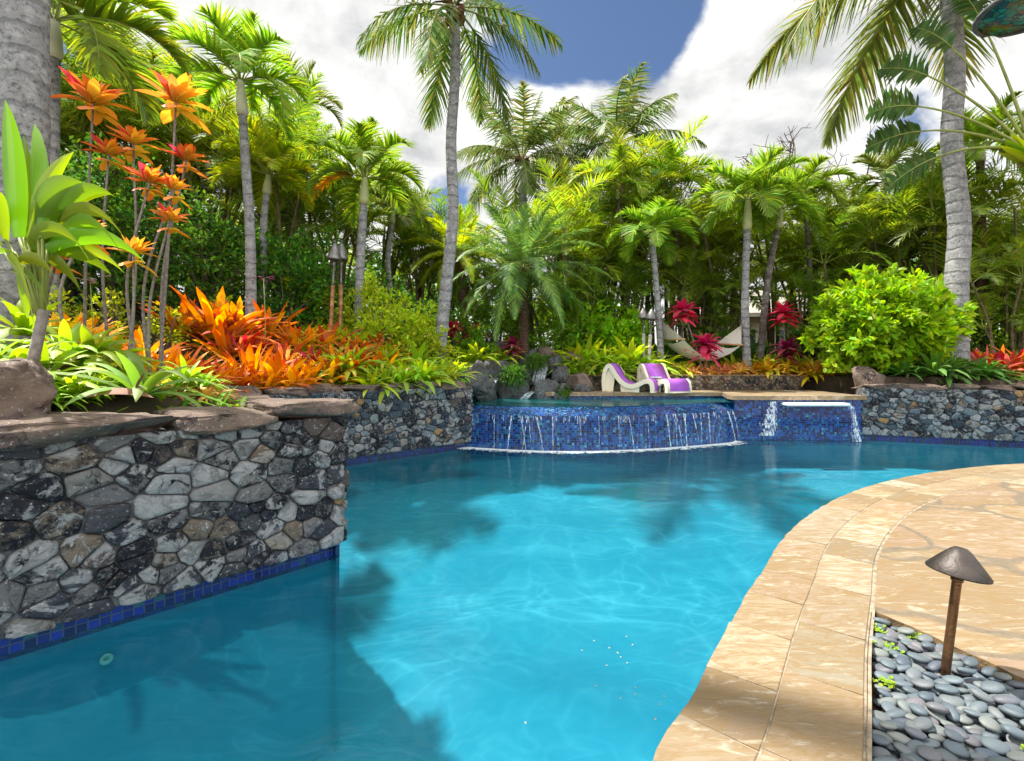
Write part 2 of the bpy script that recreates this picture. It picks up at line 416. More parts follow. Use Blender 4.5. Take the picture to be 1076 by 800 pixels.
# ================================================================== MATERIAL SET
M = {}
M['soil'] = simple('soil', (.045, .03, .02), .95, 0, .5, 3, .8)
k = newmat('plaster'); co = k.pos()
M['plaster'] = k.out(k.pbr(k.mix(k.noise(co, 1.2, 3), (.042, .25, .35), (.058, .31, .41)), .9, spec=.1))
k = newmat('spa_plaster'); co = k.pos()
M['spa_plaster'] = k.out(k.pbr(k.mix(k.noise(co, 2, 3), (.04, .50, .56), (.08, .60, .64)), .9, spec=.1))
M['mosaic'] = M_mosaic('blue_glass_mosaic'); M['tileband'] = M_mosaic('waterline_tile', .052, True)
M['stoneA'] = M_stone('lava_stone', [(.12, .125, .13), (.05, .055, .065), (.17, .17, .165), (.15, .125, .10), (.085, .07, .065), (.20, .205, .205), (.04, .045, .06), (.13, .13, .14), (.17, .14, .10)])
M['stoneB'] = M_stone('blue_lava_stone', [(.10, .14, .17), (.05, .075, .10), (.17, .21, .23), (.06, .06, .075), (.22, .23, .22), (.035, .05, .075), (.13, .17, .20), (.10, .13, .15)], sc=1.3, rust=.12)
M['stoneD'] = M_stone('brown_lava_stone', [(.10, .07, .05), (.16, .11, .08), (.06, .045, .04), (.2, .16, .12)], lich=(.28, .24, .18), sc=2)
M['cap'] = M_stone('cap_stone', [(.20, .115, .075), (.12, .06, .065), (.22, .15, .09), (.14, .10, .105)], lich=(.20, .15, .115), bumpd=.05, rust=.35, sc=.8)
M['boulder'] = M_stone('wet_boulder', [(.02, .024, .03), (.045, .05, .06), (.09, .08, .065)], lich=(.10, .115, .13), bumpd=.05, rust=.2)
M['mortar'] = simple('mortar', (.10, .105, .11), .95, 0, .6, 20, 1)
M['coping'] = M_sand('sandstone_coping', 1.2); M['flag'] = M_sand('sandstone_flagging', 1.0, joints=1.15)
M['joint'] = simple('dark_joint', (.26, .21, .15), .95, 0, .5, 14, 1)
M['edge'] = simple('rough_slab_edge', (.20, .13, .06), .9, 0, .6, 10, 1)
M['trunk'] = M_trunk('grey_palm_trunk', (.27, .27, .28), (.06, .06, .07), (.46, .46, .46))
M['trunk_dark'] = M_trunk('dark_palm_trunk', (.13, .11, .10), (.04, .03, .03), (.36, .35, .35), 18)
M['fibre'] = M_trunk('fibrous_trunk', (.10, .06, .04), (.03, .018, .012), (.14, .10, .07), 60)
M['cane'] = M_trunk('cane', (.16, .13, .07), (.07, .05, .03), (.22, .20, .12), 20)
M['shaft'] = simple('crownshaft', (.42, .44, .22), .5, 0, .2, 5, .1)
M['shaft_white'] = simple('crownshaft_pale', (.55, .53, .42), .5, 0, .2, 5, .1)
M['stem'] = simple('plant_stem', (.22, .19, .17), .85, 0, .4, 30, .8)
M['petiole'] = simple('petiole', (.22, .26, .05), .5, 0, .2, 6, .1)
M['husk'] = simple('husk', (.16, .08, .04), .9, 0, .5, 20, 1)
G1 = leafmat
M['coco'] = G1('coconut_frond', (.10, .17, .03), (.13, .20, .035), (.28, .26, .05), trans=.4)
M['coco_dark'] = G1('coconut_frond_dark', (.07, .14, .025), (.10, .18, .03), (.24, .23, .05), trans=.35)
M['manila'] = G1('manila_frond', (.13, .25, .018), (.20, .33, .02), (.32, .40, .018), trans=.45)
M['manila_y'] = G1('manila_frond_yellow', (.26, .38, .015), (.38, .46, .015), (.5, .42, .01), trans=.45)
M['orange_frond'] = G1('orange_frond', (.55, .30, .01), (.6, .20, .01), (.5, .35, .01), trans=.4)
M['date'] = G1('date_frond', (.09, .22, .06), (.13, .28, .06), (.26, .38, .03), trans=.35)
M['areca'] = G1('areca_frond', (.16, .27, .014), (.24, .34, .018), (.38, .40, .014), trans=.5)
M['areca_dk'] = G1('areca_frond_dark', (.09, .18, .014), (.14, .24, .018), (.25, .30, .012), trans=.45)
M['travel'] = G1('banana_like_leaf', (.04, .11, .02), (.05, .12, .022), (.10, .15, .03), trans=.35)
M['brom_o'] = G1('orange_bromeliad', (.50, .42, .01), (.78, .21, .008), (.78, .38, .01), trans=.45, vvar=.3, hvar=.05)
M['brom_r'] = G1('red_bromeliad', (.45, .18, .03), (.60, .06, .02), (.62, .16, .10), trans=.35, vvar=.35, hvar=.05)
M['brom_y'] = G1('yellow_bromeliad', (.50, .52, .01), (.82, .46, .01), (.78, .30, .05), trans=.4, vvar=.3, hvar=.05)
M['brom_p'] = G1('pink_bromeliad', (.65, .48, .10), (.80, .30, .15), (.80, .48, .12), trans=.4, vvar=.3, hvar=.04)
M['ti_orange'] = G1('orange_ti_leaf', (.62, .50, .04), (.78, .27, .03), (.70, .17, .07), trans=.4, vvar=.3, hvar=.05)
M['ti_red'] = G1('red_ti_leaf', (.60, .015, .09), (.82, .03, .08), (.45, .01, .06), trans=.35, vvar=.4)
M['ti_purple'] = G1('purple_ti_leaf', (.22, .01, .06), (.40, .02, .08), (.45, .04, .06), trans=.35, vvar=.4)
M['bigleaf'] = G1('big_green_leaf', (.14, .34, .008), (.18, .38, .01), (.30, .38, .01), trans=.5, rough=.5, vvar=.3)
M['lily'] = G1('spider_lily_leaf', (.13, .30, .02), (.22, .38, .04), (.16, .34, .03), trans=.45, rough=.6, vvar=.25)
M['lily_dk'] = G1('green_strap_leaf', (.05, .16, .012), (.09, .22, .02), (.14, .28, .02), trans=.35, vvar=.3)
M['yg'] = G1('yellow_green_leaf', (.30, .42, .012), (.48, .50, .015), (.22, .38, .015), trans=.45, vvar=.3)
M['lime'] = G1('lime_leaf', (.20, .40, .012), (.30, .46, .015), (.38, .46, .02), trans=.45, vvar=.3)
M['bush'] = G1('bright_bush_leaf', (.16, .37, .01), (.26, .47, .012), (.38, .53, .012), trans=.45, rough=.45, vvar=.3)
M['mid'] = G1('mid_green_leaf', (.09, .23, .012), (.14, .30, .015), (.24, .36, .015), trans=.4, vvar=.35)
M['hedge'] = G1('dark_hedge_leaf', (.04, .14, .012), (.06, .18, .015), (.16, .28, .015), trans=.4, rough=.5, vvar=.55)
M['fern'] = G1('fern', (.07, .17, .012), (.11, .24, .02), (.05, .13, .015), trans=.35, vvar=.3)
M['dead'] = simple('dead_leaf', (.16, .075, .045), .7, 0, .4, 10, .8)
M['flower'] = simple('orchid_petal', (.55, .25, .5), .5, 0, .1, 5, 0)
M['white_flower'] = simple('pale_petal', (.7, .6, .65), .5, 0, .1, 5, 0)
M['bronze'] = simple('aged_bronze', (.045, .036, .032), .5, .4, .5, 9, .3)
M['bronze_post'] = simple('bronze_post', (.16, .085, .04), .32, .8, .5, 14, .3)
M['copper'] = simple('torch_cone_metal', (.17, .16, .16), .45, .8, .3, 12, .2)
M['bamboo'] = simple('brown_bamboo', (.30, .13, .06), .5, 0, .4, 9, .3)
M['pole'] = simple('weathered_pole', (.40, .37, .36), .7, 0, .25, 12, .3)
M['lshell'] = simple('cream_resin', (.72, .66, .52), .45, 0, .06, 3, .03)
M['cushion'] = simple('purple_sling', (.28, .07, .42), .8, 0, .12, 6, .25)
M['rope'] = simple('rope', (.5, .45, .36), .9, 0, .2, 30, .5)
M['spreader'] = simple('spreader_bar', (.42, .25, .12), .6, 0, .2, 8, .2)
k = newmat('hammock_net'); uv = k.coord('UV')
c1 = k.math('ABSOLUTE', k.math('SINE', k.math('MULTIPLY', k.n('ShaderNodeSeparateXYZ').outputs[0], 1)))
k.t.nodes.clear()
sx = k.n('ShaderNodeSeparateXYZ'); k.l(k.coord('UV'), sx.inputs[0])
a = k.math('ABSOLUTE', k.math('SINE', k.math('MULTIPLY', k.math('ADD', sx.outputs[0], sx.outputs[1]), 75)))
b = k.math('ABSOLUTE', k.math('SINE', k.math('MULTIPLY', k.math('SUBTRACT', sx.outputs[0], sx.outputs[1]), 75)))
hole = k.ramp(k.math('MINIMUM', a, b), [(.52, 0.0), (.56, 1.0)])
ms = k.n('ShaderNodeMixShader'); tr = k.n('ShaderNodeBsdfTransparent'); k.l(k.math('MULTIPLY', hole, .45), ms.inputs[0])
k.l(k.pbr((.75, .73, .68), .9), ms.inputs[1]); k.l(tr.outputs[0], ms.inputs[2]); M['net'] = k.out(ms.outputs[0])
M['roof'] = simple('roof', (.36, .33, .28), .9, 0, .2, 3, .5)
M['housewall'] = simple('house_wall', (.5, .45, .36), .9, 0, .1, 2, .2)
M['darkglass'] = simple('dark_window', (.02, .025, .03), .1, 0, .1, 2, 0)
M['bark'] = simple('bark', (.11, .085, .07), .9, 0, .4, 10, 1)
M['foam'] = simple('foam', (.85, .9, .92), .6, 0, .05, 10, .2)
k = newmat('pebble_stone'); r = k.objrand(); n1 = k.noise(k.coord(), 22, 6, .6); 
col = k.ramp(r, [(0, (.045, .065, .08)), (.2, (.10, .13, .15)), (.4, (.06, .085, .11)), (.55, (.155, .17, .16)), (.7, (.05, .07, .10)), (.85, (.115, .11, .125)), (1, (.085, .11, .12))])
col = k.hsv(col, .5, 1, k.ramp(n1, [(.3, .75), (.7, 1.25)]))
vein = k.ramp(k.noise(k.coord(), 9, 3, .5, 2), [(.495, 0.0), (.505, .4), (.515, 0.0)])
M['pebble'] = k.out(k.pbr(k.mix(vein, col, (.5, .5, .48)), .5, k.bump(k.noise(k.coord(), 60, 4), .25, .003), spec=.45))
# water
def M_water(name, tint, body, bodyf, rip=1.0):
    k = newmat(name); co = k.pos()
    warpn = k.n('ShaderNodeTexNoise'); warpn.inputs['Scale'].default_value = .9; warpn.inputs['Detail'].default_value = 2; k.l(co, warpn.inputs['Vector'])
    ma = k.n('ShaderNodeVectorMath'); ma.operation = 'MULTIPLY_ADD'; k.l(warpn.outputs[1], ma.inputs[0]); ma.inputs[1].default_value = (.9, .9, 0); k.l(co, ma.inputs[2])
    w = ma.outputs[0]
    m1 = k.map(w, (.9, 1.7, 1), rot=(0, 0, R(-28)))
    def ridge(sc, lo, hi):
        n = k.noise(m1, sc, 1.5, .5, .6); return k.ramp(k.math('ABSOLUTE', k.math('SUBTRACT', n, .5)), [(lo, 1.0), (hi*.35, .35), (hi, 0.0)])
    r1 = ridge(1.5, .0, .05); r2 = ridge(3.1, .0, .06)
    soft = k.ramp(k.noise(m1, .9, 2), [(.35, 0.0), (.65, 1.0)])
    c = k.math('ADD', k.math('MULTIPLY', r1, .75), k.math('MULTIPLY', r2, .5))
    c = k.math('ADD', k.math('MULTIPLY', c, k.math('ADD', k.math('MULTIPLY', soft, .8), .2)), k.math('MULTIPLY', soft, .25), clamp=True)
    tc = k.mix(c, (tint[0]*.42, tint[1]*.70, tint[2]*.76), tint)  # caustic light imitated in the tint; it also patterns the floor below
    m2 = k.map(w, (1, 2.6, 1), rot=(0, 0, R(-8)))
    hgt = k.math('ADD', k.noise(m2, 3.0, 4, .5, .3), k.math('MULTIPLY', k.noise(m2, 11, 3, .5), .22))
    bp = k.bump(hgt, .055*rip, .14)
    tr = k.n('ShaderNodeBsdfTransparent'); k.l(tc, tr.inputs[0])
    df = k.n('ShaderNodeBsdfDiffuse'); df.inputs[0].default_value = (*body, 1); k.l(k.bump(hgt, .6*rip, .15), df.inputs['Normal'])
    m1_ = k.n('ShaderNodeMixShader'); m1_.inputs[0].default_value = bodyf; k.l(tr.outputs[0], m1_.inputs[1]); k.l(df.outputs[0], m1_.inputs[2])
    gl = k.n('ShaderNodeBsdfGlossy'); gl.inputs['Roughness'].default_value = .09; k.l(bp, gl.inputs['Normal'])
    fr = k.n('ShaderNodeFresnel'); fr.inputs[0].default_value = 1.33; k.l(bp, fr.inputs['Normal'])
    m = k.n('ShaderNodeMixShader'); k.l(k.math('MULTIPLY', fr.outputs[0], .85), m.inputs[0]); k.l(m1_.outputs[0], m.inputs[1]); k.l(gl.outputs[0], m.inputs[2])
    return k.out(m.outputs[0])
M['water'] = M_water('pool_water', (.90, 1.0, 1.0), (.03, .46, .64), .05)
M['spawater'] = M_water('spa_water', (.7, .97, 1.0), (.05, .45, .5), .2, 1.3)
k = newmat('falling_water'); co = k.pos()
ms = k.n('ShaderNodeMixShader'); tr = k.n('ShaderNodeBsdfTransparent')
f = k.ramp(k.noise(k.map(co, (90, 90, 9)), 1, 4), [(.42, .05), (.62, .75)])
k.l(f, ms.inputs[0]); k.l(tr.outputs[0], ms.inputs[1]); k.l(k.pbr((.75, .88, .95), .2, spec=.8), ms.inputs[2]); M['fall'] = k.out(ms.outputs[0])
k = newmat('water_film'); co = k.pos()
ms = k.n('ShaderNodeMixShader'); tr = k.n('ShaderNodeBsdfTransparent')
f = k.ramp(k.noise(k.map(co, (26, 26, 1.6)), 1, 5, .65), [(.52, .0), (.66, .10), (.76, .3)])
k.l(f, ms.inputs[0]); k.l(tr.outputs[0], ms.inputs[1]); k.l(k.pbr((.72, .86, .95), .15, k.bump(k.noise(k.map(co, (30, 30, 8)), 1, 3), .5, .02), spec=.8), ms.inputs[2]); M['film'] = k.out(ms.outputs[0])
k = newmat('splash_water'); co = k.pos()
ms = k.n('ShaderNodeMixShader'); tr = k.n('ShaderNodeBsdfTransparent')
f = k.ramp(k.math('SUBTRACT', k.noise(k.map(co, (1, 1, .35)), 34, 5, .7), k.math('MULTIPLY', k.attr('t'), .20)), [(.40, 0.0), (.56, .7)])
k.l(f, ms.inputs[0]); k.l(tr.outputs[0], ms.inputs[1]); k.l(k.pbr((.78, .90, .95), .3, spec=.8), ms.inputs[2]); M['splash'] = k.out(ms.outputs[0])
k = newmat('foam_film'); co = k.pos()
ms = k.n('ShaderNodeMixShader'); tr = k.n('ShaderNodeBsdfTransparent')
f = k.ramp(k.math('ADD', k.noise(k.map(co, (1, 1, 1)), 14, 6, .7), k.math('MULTIPLY', k.attr('t'), -.35)), [(.22, 0.0), (.36, .95)])
k.l(f, ms.inputs[0]); k.l(tr.outputs[0], ms.inputs[1]); k.l(k.pbr((.85, .93, .96), .5), ms.inputs[2]); M['foamfilm'] = k.out(ms.outputs[0])

# ================================================================== SETTING
def axis_pts(lo, hi, step, far):
    core = np.arange(lo, hi+.001, step); out = [lo-.5]; s = .8
    l = [lo]; 
    while l[-1] > -far: l.append(l[-1]-s); s *= 1.35
    s = .8; r = [hi]
    while r[-1] < far: r.append(r[-1]+s); s *= 1.35
    return np.concatenate([np.array(l[1:])[::-1], core, np.array(r[1:])])
xs = axis_pts(-11, 16, .16, 2500); ys = axis_pts(-4, 17, .16, 2500)
gx, gy = np.meshgrid(xs, ys); gz = H(gx, gy)
mb = MB(); nx, ny = len(xs), len(ys)
i = (np.arange(ny-1)[:, None]*nx+np.arange(nx-1)[None]).ravel()
mb.add(np.stack([gx, gy, gz], -1).reshape(-1, 3), [np.stack([i, i+1, i+nx+1, i+nx], 1)])
struct(mb, 'ground', M['soil'], True)

def poly_obj(name, pts, z, mat, kind='structure', thick=None, sidemat=None):
    import bmesh
    bm = bmesh.new(); vs = [bm.verts.new((p[0], p[1], z)) for p in pts]
    f = bm.faces.new(vs); f.normal_update()
    if f.normal.z < 0: f.normal_flip()
    bmesh.ops.triangulate(bm, faces=[f])
    if thick:
        n = len(vs)
        lo = [bm.verts.new((p[0], p[1], z-thick)) for p in pts]
        for a in range(n):
            q = bm.faces.new([vs[a], vs[(a+1) % n], lo[(a+1) % n], lo[a]]); q.material_index = 1 if sidemat else 0
    bmesh.ops.recalc_face_normals(bm, faces=bm.faces) if thick else None
    me = bpy.data.meshes.new(name); bm.to_mesh(me); bm.free(); me.materials.append(mat)
    if sidemat: me.materials.append(sidemat)
    o = bpy.data.objects.new(name, me); COL.objects.link(o)
    if kind: o['kind'] = kind
    return o
# pool floor, shell and water
mb = MB(); fy = np.concatenate([[-6], np.linspace(2.2, 7.2, 24), [11]]); fz = -1.9+1.3*np.clip((fy-3.0)/3.8, 0, 1)**1.0
mb.add([(x, y, z) for y, z in zip(fy, fz) for x in (-9, 20)], [np.array([[2*q, 2*q+1, 2*q+3, 2*q+2] for q in range(len(fy)-1)])]); struct(mb, 'pool_floor', M['plaster'], True)
def ribbon(mb, P, z0, z1, mat=0, d0=0, d1=0, u0=0):
    P = np.asarray(P, float); Q0 = offset(P, d0) if d0 else P; Q1 = offset(P, d1) if d1 else P
    u = arclen(P)+u0; n = len(P)
    V = np.concatenate([np.column_stack([Q0, np.full(n, z0)]), np.column_stack([Q1, np.full(n, z1)])])
    L_ = math.hypot(z1-z0, d1-d0)
    uv = np.concatenate([np.column_stack([u, np.zeros(n)+z0]), np.column_stack([u, np.zeros(n)+z0+L_])])
    i = np.arange(n-1); mb.add(V, [np.stack([i, i+1, i+n+1, i+n], 1)], 0, mat, uv)
def off_in(P, d):  # sharp polyline offset (per segment mitre)
    P = np.asarray(P, float); return offset(P, d)
mb = MB()
wallpoly = np.array([A0, A1, RB, B1])
inner = []
def seg_off(a, b, d):
    a = np.array(a); b = np.array(b); t = nrm(b-a); n = np.array([t[1], -t[0]]); return a+n*d, b+n*d
for (a, b) in ((A0, A1), (A1, RB), (RB, B1), (C0, C1), (C1, C2)):
    a2, b2 = seg_off(a, b, -.06)
    ribbon(mb, [a2, b2], -1.95, -.13, 0); 
    ribbon(mb, [a2, b2], -.13, .03, 1)
ribbon(mb, offset(OUT, .04), -1.95, -.22, 0); ribbon(mb, offset(OUT, .04), -.22, -.06, 1)
ribbon(mb, SPILL, -1.95, -.22, 0); ribbon(mb, [(4.35, 9.3), (4.42, 9.45), (6.98, 9.45)], -1.95, -.22, 0)
struct(mb, 'pool_shell', [M['plaster'], M['tileband']], uv=True)
wp = [(-7, -4), (-6.4, -1.3)] + [tuple(np.array(A1)+np.array([-.15, .05]))] + [(-3.8, 6.2), (-.9, 8.75), (4.3, 9.5), (7.0, 9.6), (10.7, 8.3), (16.4, 7.4)] + [tuple(p) for p in offset(OUT, .1)[::-1]]
poly_obj('water', wp, -.10, M['water'])

# coping
def tiles(mb, P, d0, d1, lens, seed, top=0.0, th=.06, gap=.003):
    rs = np.random.RandomState(seed); s = arclen(P); L = s[-1]; T = nrm(np.gradient(P, axis=0)); N = np.stack([T[:, 1], -T[:, 0]], 1)
    def at(u, d): 
        return np.array([np.interp(u, s, P[:, 0])+np.interp(u, s, N[:, 0])*d, np.interp(u, s, P[:, 1])+np.interp(u, s, N[:, 1])*d])
    u = rs.uniform(-.4, 0)
    while u < L:
        l = rs.uniform(*lens); a, b = max(0, u+gap/2), min(L, u+l-gap/2); u += l
        if b-a < .05: continue
        K = 5; us = np.linspace(a, b, K); V = []; dz = rs.uniform(-.0015, .0015); e = .004
        js = rs.uniform(-.006, .006, (2, K))*(1 if d0 == 0 else .3)
        for (dd, zz) in (((d0+gap/2), top-th), ((d0+gap/2), top-e), ((d0+gap/2+e), top), ((d1-gap/2-e), top), ((d1-gap/2), top-e), ((d1-gap/2), top-th)):
            for q, uu in enumerate(us):
                ue = uu
                if zz == top and q == 0: ue += e
                if zz == top and q == K-1: ue -= e
                x, y = at(ue, dd+(js[0][q] if dd < (d0+d1)/2 else 0)); V.append((x, y, zz+dz))
        fs = []
        for r in range(5):
            for q in range(K-1): fs.append([r*K+q, r*K+q+1, (r+1)*K+q+1, (r+1)*K+q])
        f2 = [[r*K for r in range(6)], [r*K+K-1 for r in range(6)][::-1]]
        mb.add(V, [np.array(fs)[:, ::-1]]+f2)
mb = MB(); tiles(mb, OUT, 0, .30, (.30, .52), 3); tiles(mb, OUT, .304, .605, (.42, .66), 8)
cop = struct(mb, 'pool_coping', M['coping'])
mb = MB(); ribbon(mb, OUT, -.005, -.005, 0, .012, .63); ribbon(mb, OUT, -.2, -.005, 0, .02, .02); struct(mb, 'mortar_bed', M['joint'])
INN = offset(OUT, .625)
# flagstone deck with notch for the pebble bed
ki = int(np.argmin(np.hypot(INN[:, 0]-2.08, INN[:, 1]-2.80)))
edge = [INN[ki]+np.array([.012, -.01])]
rs = np.random.RandomState(4)
for tt in np.linspace(.06, 1, 30):
    p = np.array([2.09, 2.80])*(1-tt)+np.array([3.35, -.35])*tt; p = p+rs.uniform(-.012, .012, 2); edge.append(p)
deck = [tuple(p) for p in edge[::-1]]+[tuple(p) for p in INN[ki+1:]]+[(30, 4), (30, -20), (3.6, -20)]
# strip beyond the notch near the coping behind the camera
o = poly_obj('deck_flagstones', deck, .002, M['flag'], thick=.12, sidemat=M['edge'])
kb = int(np.argmin(np.hypot(INN[:, 0]-0, INN[:, 1]+.6)))
poly_obj('deck_behind', [tuple(p) for p in INN[:kb]]+[(3.35, -.36), (3.58, -20), (-12, -20), (-2.2, -3)], .002, M['flag'], thick=.12, sidemat=M['edge'])
bed = [tuple(p) for p in INN[max(0, kb-3):ki+2]]+[tuple(p+np.array([.02, .02])) for p in edge]+[(3.4, -.4)]
poly_obj('pebble_bed_soil', bed, -.075, M['soil'])
mb = MB(); ribbon(mb, INN[kb-3:ki+1], -.075, .003, 0, -.012, -.012); struct(mb, 'bed_edging', M['edge'])

# ------------------------------------------------------------------ stone walls
def voronoi_cells(pts, bounds, asp):
    x0, x1, z0, z1 = bounds; Q = pts*np.array([asp, 1]); out = []
    for i in range(len(pts)):
        d = ((Q-Q[i])**2).sum(1); nb = np.argsort(d)[1:16]
        poly = [(x0*asp, z0), (x1*asp, z0), (x1*asp, z1), (x0*asp, z1)]
        for j in nb:
            m = (Q[i]+Q[j])/2; n = Q[j]-Q[i]; new = []
            for a in range(len(poly)):
                p, q = poly[a], poly[(a+1) % len(poly)]
                da = (p[0]-m[0])*n[0]+(p[1]-m[1])*n[1]; db = (q[0]-m[0])*n[0]+(q[1]-m[1])*n[1]
                if da <= 0: new.append(p)
                if (da < 0) != (db < 0) and da != db:
                    t = da/(da-db); new.append((p[0]+t*(q[0]-p[0]), p[1]+t*(q[1]-p[1])))
            poly = new
            if len(poly) < 3: break
        if len(poly) >= 3: out.append(np.array(poly)/np.array([asp, 1]))
    return out
def stone_panel(mb, P0, P1, z0, z1, sw, sh, seed, relief=.05, gap=.0025):
    rs = np.random.RandomState(seed); P0 = np.array(P0, float); P1 = np.array(P1, float)
    L = np.linalg.norm(P1-P0); t = (P1-P0)/L; n = np.array([t[1], -t[0]])
    pts = []; z = z0
    while z < z1-sh*.3:
        h = sh*rs.uniform(.7, 1.35); u = rs.uniform(-.5, 0)*sw
        while u < L:
            w = sw*rs.uniform(.55, 1.6); pts.append((u+w/2, z+h/2+rs.normal()*h*.2)); u += w
            if rs.rand() < .3: pts.append((u, z+h*rs.uniform(0, 1)))
        z += h
    cells = voronoi_cells(np.array(pts), (0, L, z0, z1), .8)
    def to3(uz, dep): 
        return np.column_stack([P0[0]+t[0]*uz[:, 0]+n[0]*dep, P0[1]+t[1]*uz[:, 0]+n[1]*dep, uz[:, 1]])
    for c in cells:
        # drop tiny edges, round the corners
        ctr = c.mean(0); ext = (c.max(0)-c.min(0)).min()
        if ext < .02: continue
        g = gap*rs.uniform(.5, 2.0); s = 1-g/(ext*.5+1e-6)
        if s < .3: continue
        c = ctr+(c-ctr)*s
        # subdivide + chaikin
        for _ in range(2):
            a = c; b = np.roll(c, -1, 0); c = np.stack([a*.86+b*.14, a*.14+b*.86], 1).reshape(-1, 2)
        m = len(c); rl = relief*rs.uniform(.5, 1.25)*min(1, ext/.1); tl = rs.uniform(-.16, .16, 2)
        rings = []
        for (sc, dp) in ((1.0, -.02), (1.0, .45*rl), (.95, .82*rl), (.80, .98*rl), (.42, 1.02*rl)):
            cc = ctr+(c-ctr)*sc
            jit = rs.normal(size=m)*rl*.10*(sc < 1)
            dep = dp+((cc-ctr)@tl)*(dp > 0)+jit
            rings.append(to3(cc, dep))
        V = np.concatenate(rings+[to3(ctr[None], np.array([1.03*rl]))]); fs = []
        i = np.arange(m); j = (i+1) % m
        for r in range(4): fs.append(np.stack([r*m+i, r*m+j, (r+1)*m+j, (r+1)*m+i], 1))
        mb.add(V, [np.concatenate(fs), np.stack([4*m+i, 4*m+j, np.full(m, 5*m)], 1)])
def body(mb, P0, P1, z0, z1, th):
    P0 = np.array(P0, float); P1 = np.array(P1, float); t = nrm(P1-P0); n = np.array([t[1], -t[0]])
    a, b, c, d = P0, P1, P1-n*th, P0-n*th
    V = [(*p, z) for z in (z0, z1) for p in (a, b, c, d)]
    mb.add(V, [[0, 1, 5, 4], [1, 2, 6, 5], [2, 3, 7, 6], [3, 0, 4, 7], [4, 5, 6, 7], [3, 2, 1, 0]])
def stone_wall(label, segs, z0, z1, sw, sh, seed, mat, th=.42, caps=None, relief=.05, grp=None, cat='stone wall', flip=False):
    w = thing('stone_wall', (segs[0][0][0], segs[0][0][1], z0), label, cat, grp); off = w.location[:]
    a = MB(); b = MB()
    for q, (p, r) in enumerate(segs):
        stone_panel(a, p, r, z0, z1, sw, sh, seed+q, relief); body(b, p, r, z0+.012, z1-.01, th)
    a.obj('stonework', mat, w, True, off); b.obj('mortar_core', M['mortar'], w, False, off)
    return w, off
def caps(w, off, P0, P1, z, seed, ls=(.5, .95), dp=.55, th=.15, over=.06, mat=None, sub=4, zj=.03):
    rs = np.random.RandomState(seed); P0 = np.array(P0, float); P1 = np.array(P1, float); L = np.linalg.norm(P1-P0); t = (P1-P0)/L; n = np.array([t[1], -t[0]])
    u = -.05; rz = math.atan2(t[1], t[0]); i = 0
    while u < L-.1:
        l = rs.uniform(*ls); th_ = th*rs.uniform(.75, 1.35)
        if u+l > L: l = L-u+.06
        if l < .2: l = .3
        c = P0+t*(u+l/2)-n*(dp/2-over+rs.uniform(-.03, .05))
        m_ = MB(); zc = z+th_/2-.02+rs.uniform(-.01, zj)
        rock(m_, (c[0], c[1], zc), (l*1.12, dp*rs.uniform(1.0, 1.2), th_*1.1), seed*31+i, sub, .38, .13, rz+rs.uniform(-.08, .08), 0, 1.6, rs.uniform(-.04, .04))
        m_.obj('cap_stone', mat or M['cap'], w, True, off); u += l; i += 1
w, off = stone_wall('near grey lava stone wall with thick brown cap slabs, rising straight from the pool', [(A0, A1), (A1, RB)], 0.0, 1.02, .215, .105, 11, M['stoneA'], relief=.045)
caps(w, off, A0, A1, 1.0, 21, (.45, .95), .60, .125, .09, sub=5)
caps(w, off, A1+np.array([-.3, .2]), RB, 1.0, 22, (.4, .7), .5, .12, .05)
w, off = stone_wall('blue-grey lava stone wall running from behind the near wall to the spa', [(RB, B1)], 0.0, 1.0, .17, .10, 41, M['stoneB'], relief=.035)
b1 = np.array(B1); mbx = MB(); stone_panel(mbx, B1, (-1.02, 9.35), 0.0, 1.0, .17, .12, 77, .04); body(mbx, B1, (-1.02, 9.35), 0, .99, .3); mbx.obj('end_stonework', M['stoneB'], w, True, off)
caps(w, off, RB, B1, .98, 23, (.4, .7), .5, .12, .05, sub=4)
w, off = stone_wall('blue-grey lava stone wall right of the spa with flat reddish cap stones', [(C0, C1), (C1, C2)], 0.0, .93, .21, .11, 61, M['stoneB'], relief=.035)
caps(w, off, C0, C1, .90, 25, (.4, .85), .5, .12, .06, sub=4); caps(w, off, C1, C2, .90, 26, (.5, .9), .5, .12, .06, sub=3)

# spa: spill wall, lip, inner water, deck
mb = MB()
ribbon(mb, SPILL, -.22, .50); ribbon(mb, SPILL, .50, .622, 0, 0, -.38, 0)
ribbon(mb, [(4.35, 9.3), (4.42, 9.45), (6.98, 9.45)], -.22, .69, 0)
ribbon(mb, SPILL, .622, .2, 0, -.38, -.40)
spa = struct(mb, 'spa_spill_wall', M['mosaic'], uv=True); del spa['kind']
tagx(spa, 'curved blue glass mosaic spill wall of the raised spa with water running down', 'spa wall')
lipb = offset(SPILL, -.36)
sw = [tuple(p) for p in lipb]+[(4.6, 9.5), (4.9, 10.5), (1.5, 10.6), (.3, 10.9), (-1.1, 10.9), (-1.95, 9.0)]
poly_obj('spa_water', sw, .632, M['spawater']); poly_obj('spa_floor', sw, .15, M['spa_plaster'])
mb = MB(); ribbon(mb, [(.6, 10.52), (4.7, 10.52), (4.55, 9.52)], .15, .69, 0); o = struct(mb, 'spa_inner_wall', M['mosaic'], uv=True)
sd = [(.62, 10.55), (4.72, 10.55), (4.5, 9.55), (7.0, 9.55), (7.15, 11.5), (.62, 11.6)]
poly_obj('spa_deck', sd, .768, M['flag'], thick=.06, sidemat=M['edge'])
mb = MB()
tiles(mb, np.array([(.60, 10.46), (2.5, 10.46), (4.63, 10.46)]), -.3, 0, (.4, .6), 5, .775, .085)
tiles(mb, np.array([(4.36, 9.38), (5.2, 9.38), (7.0, 9.38)]), -.3, 0, (.45, .7), 6, .775, .085)
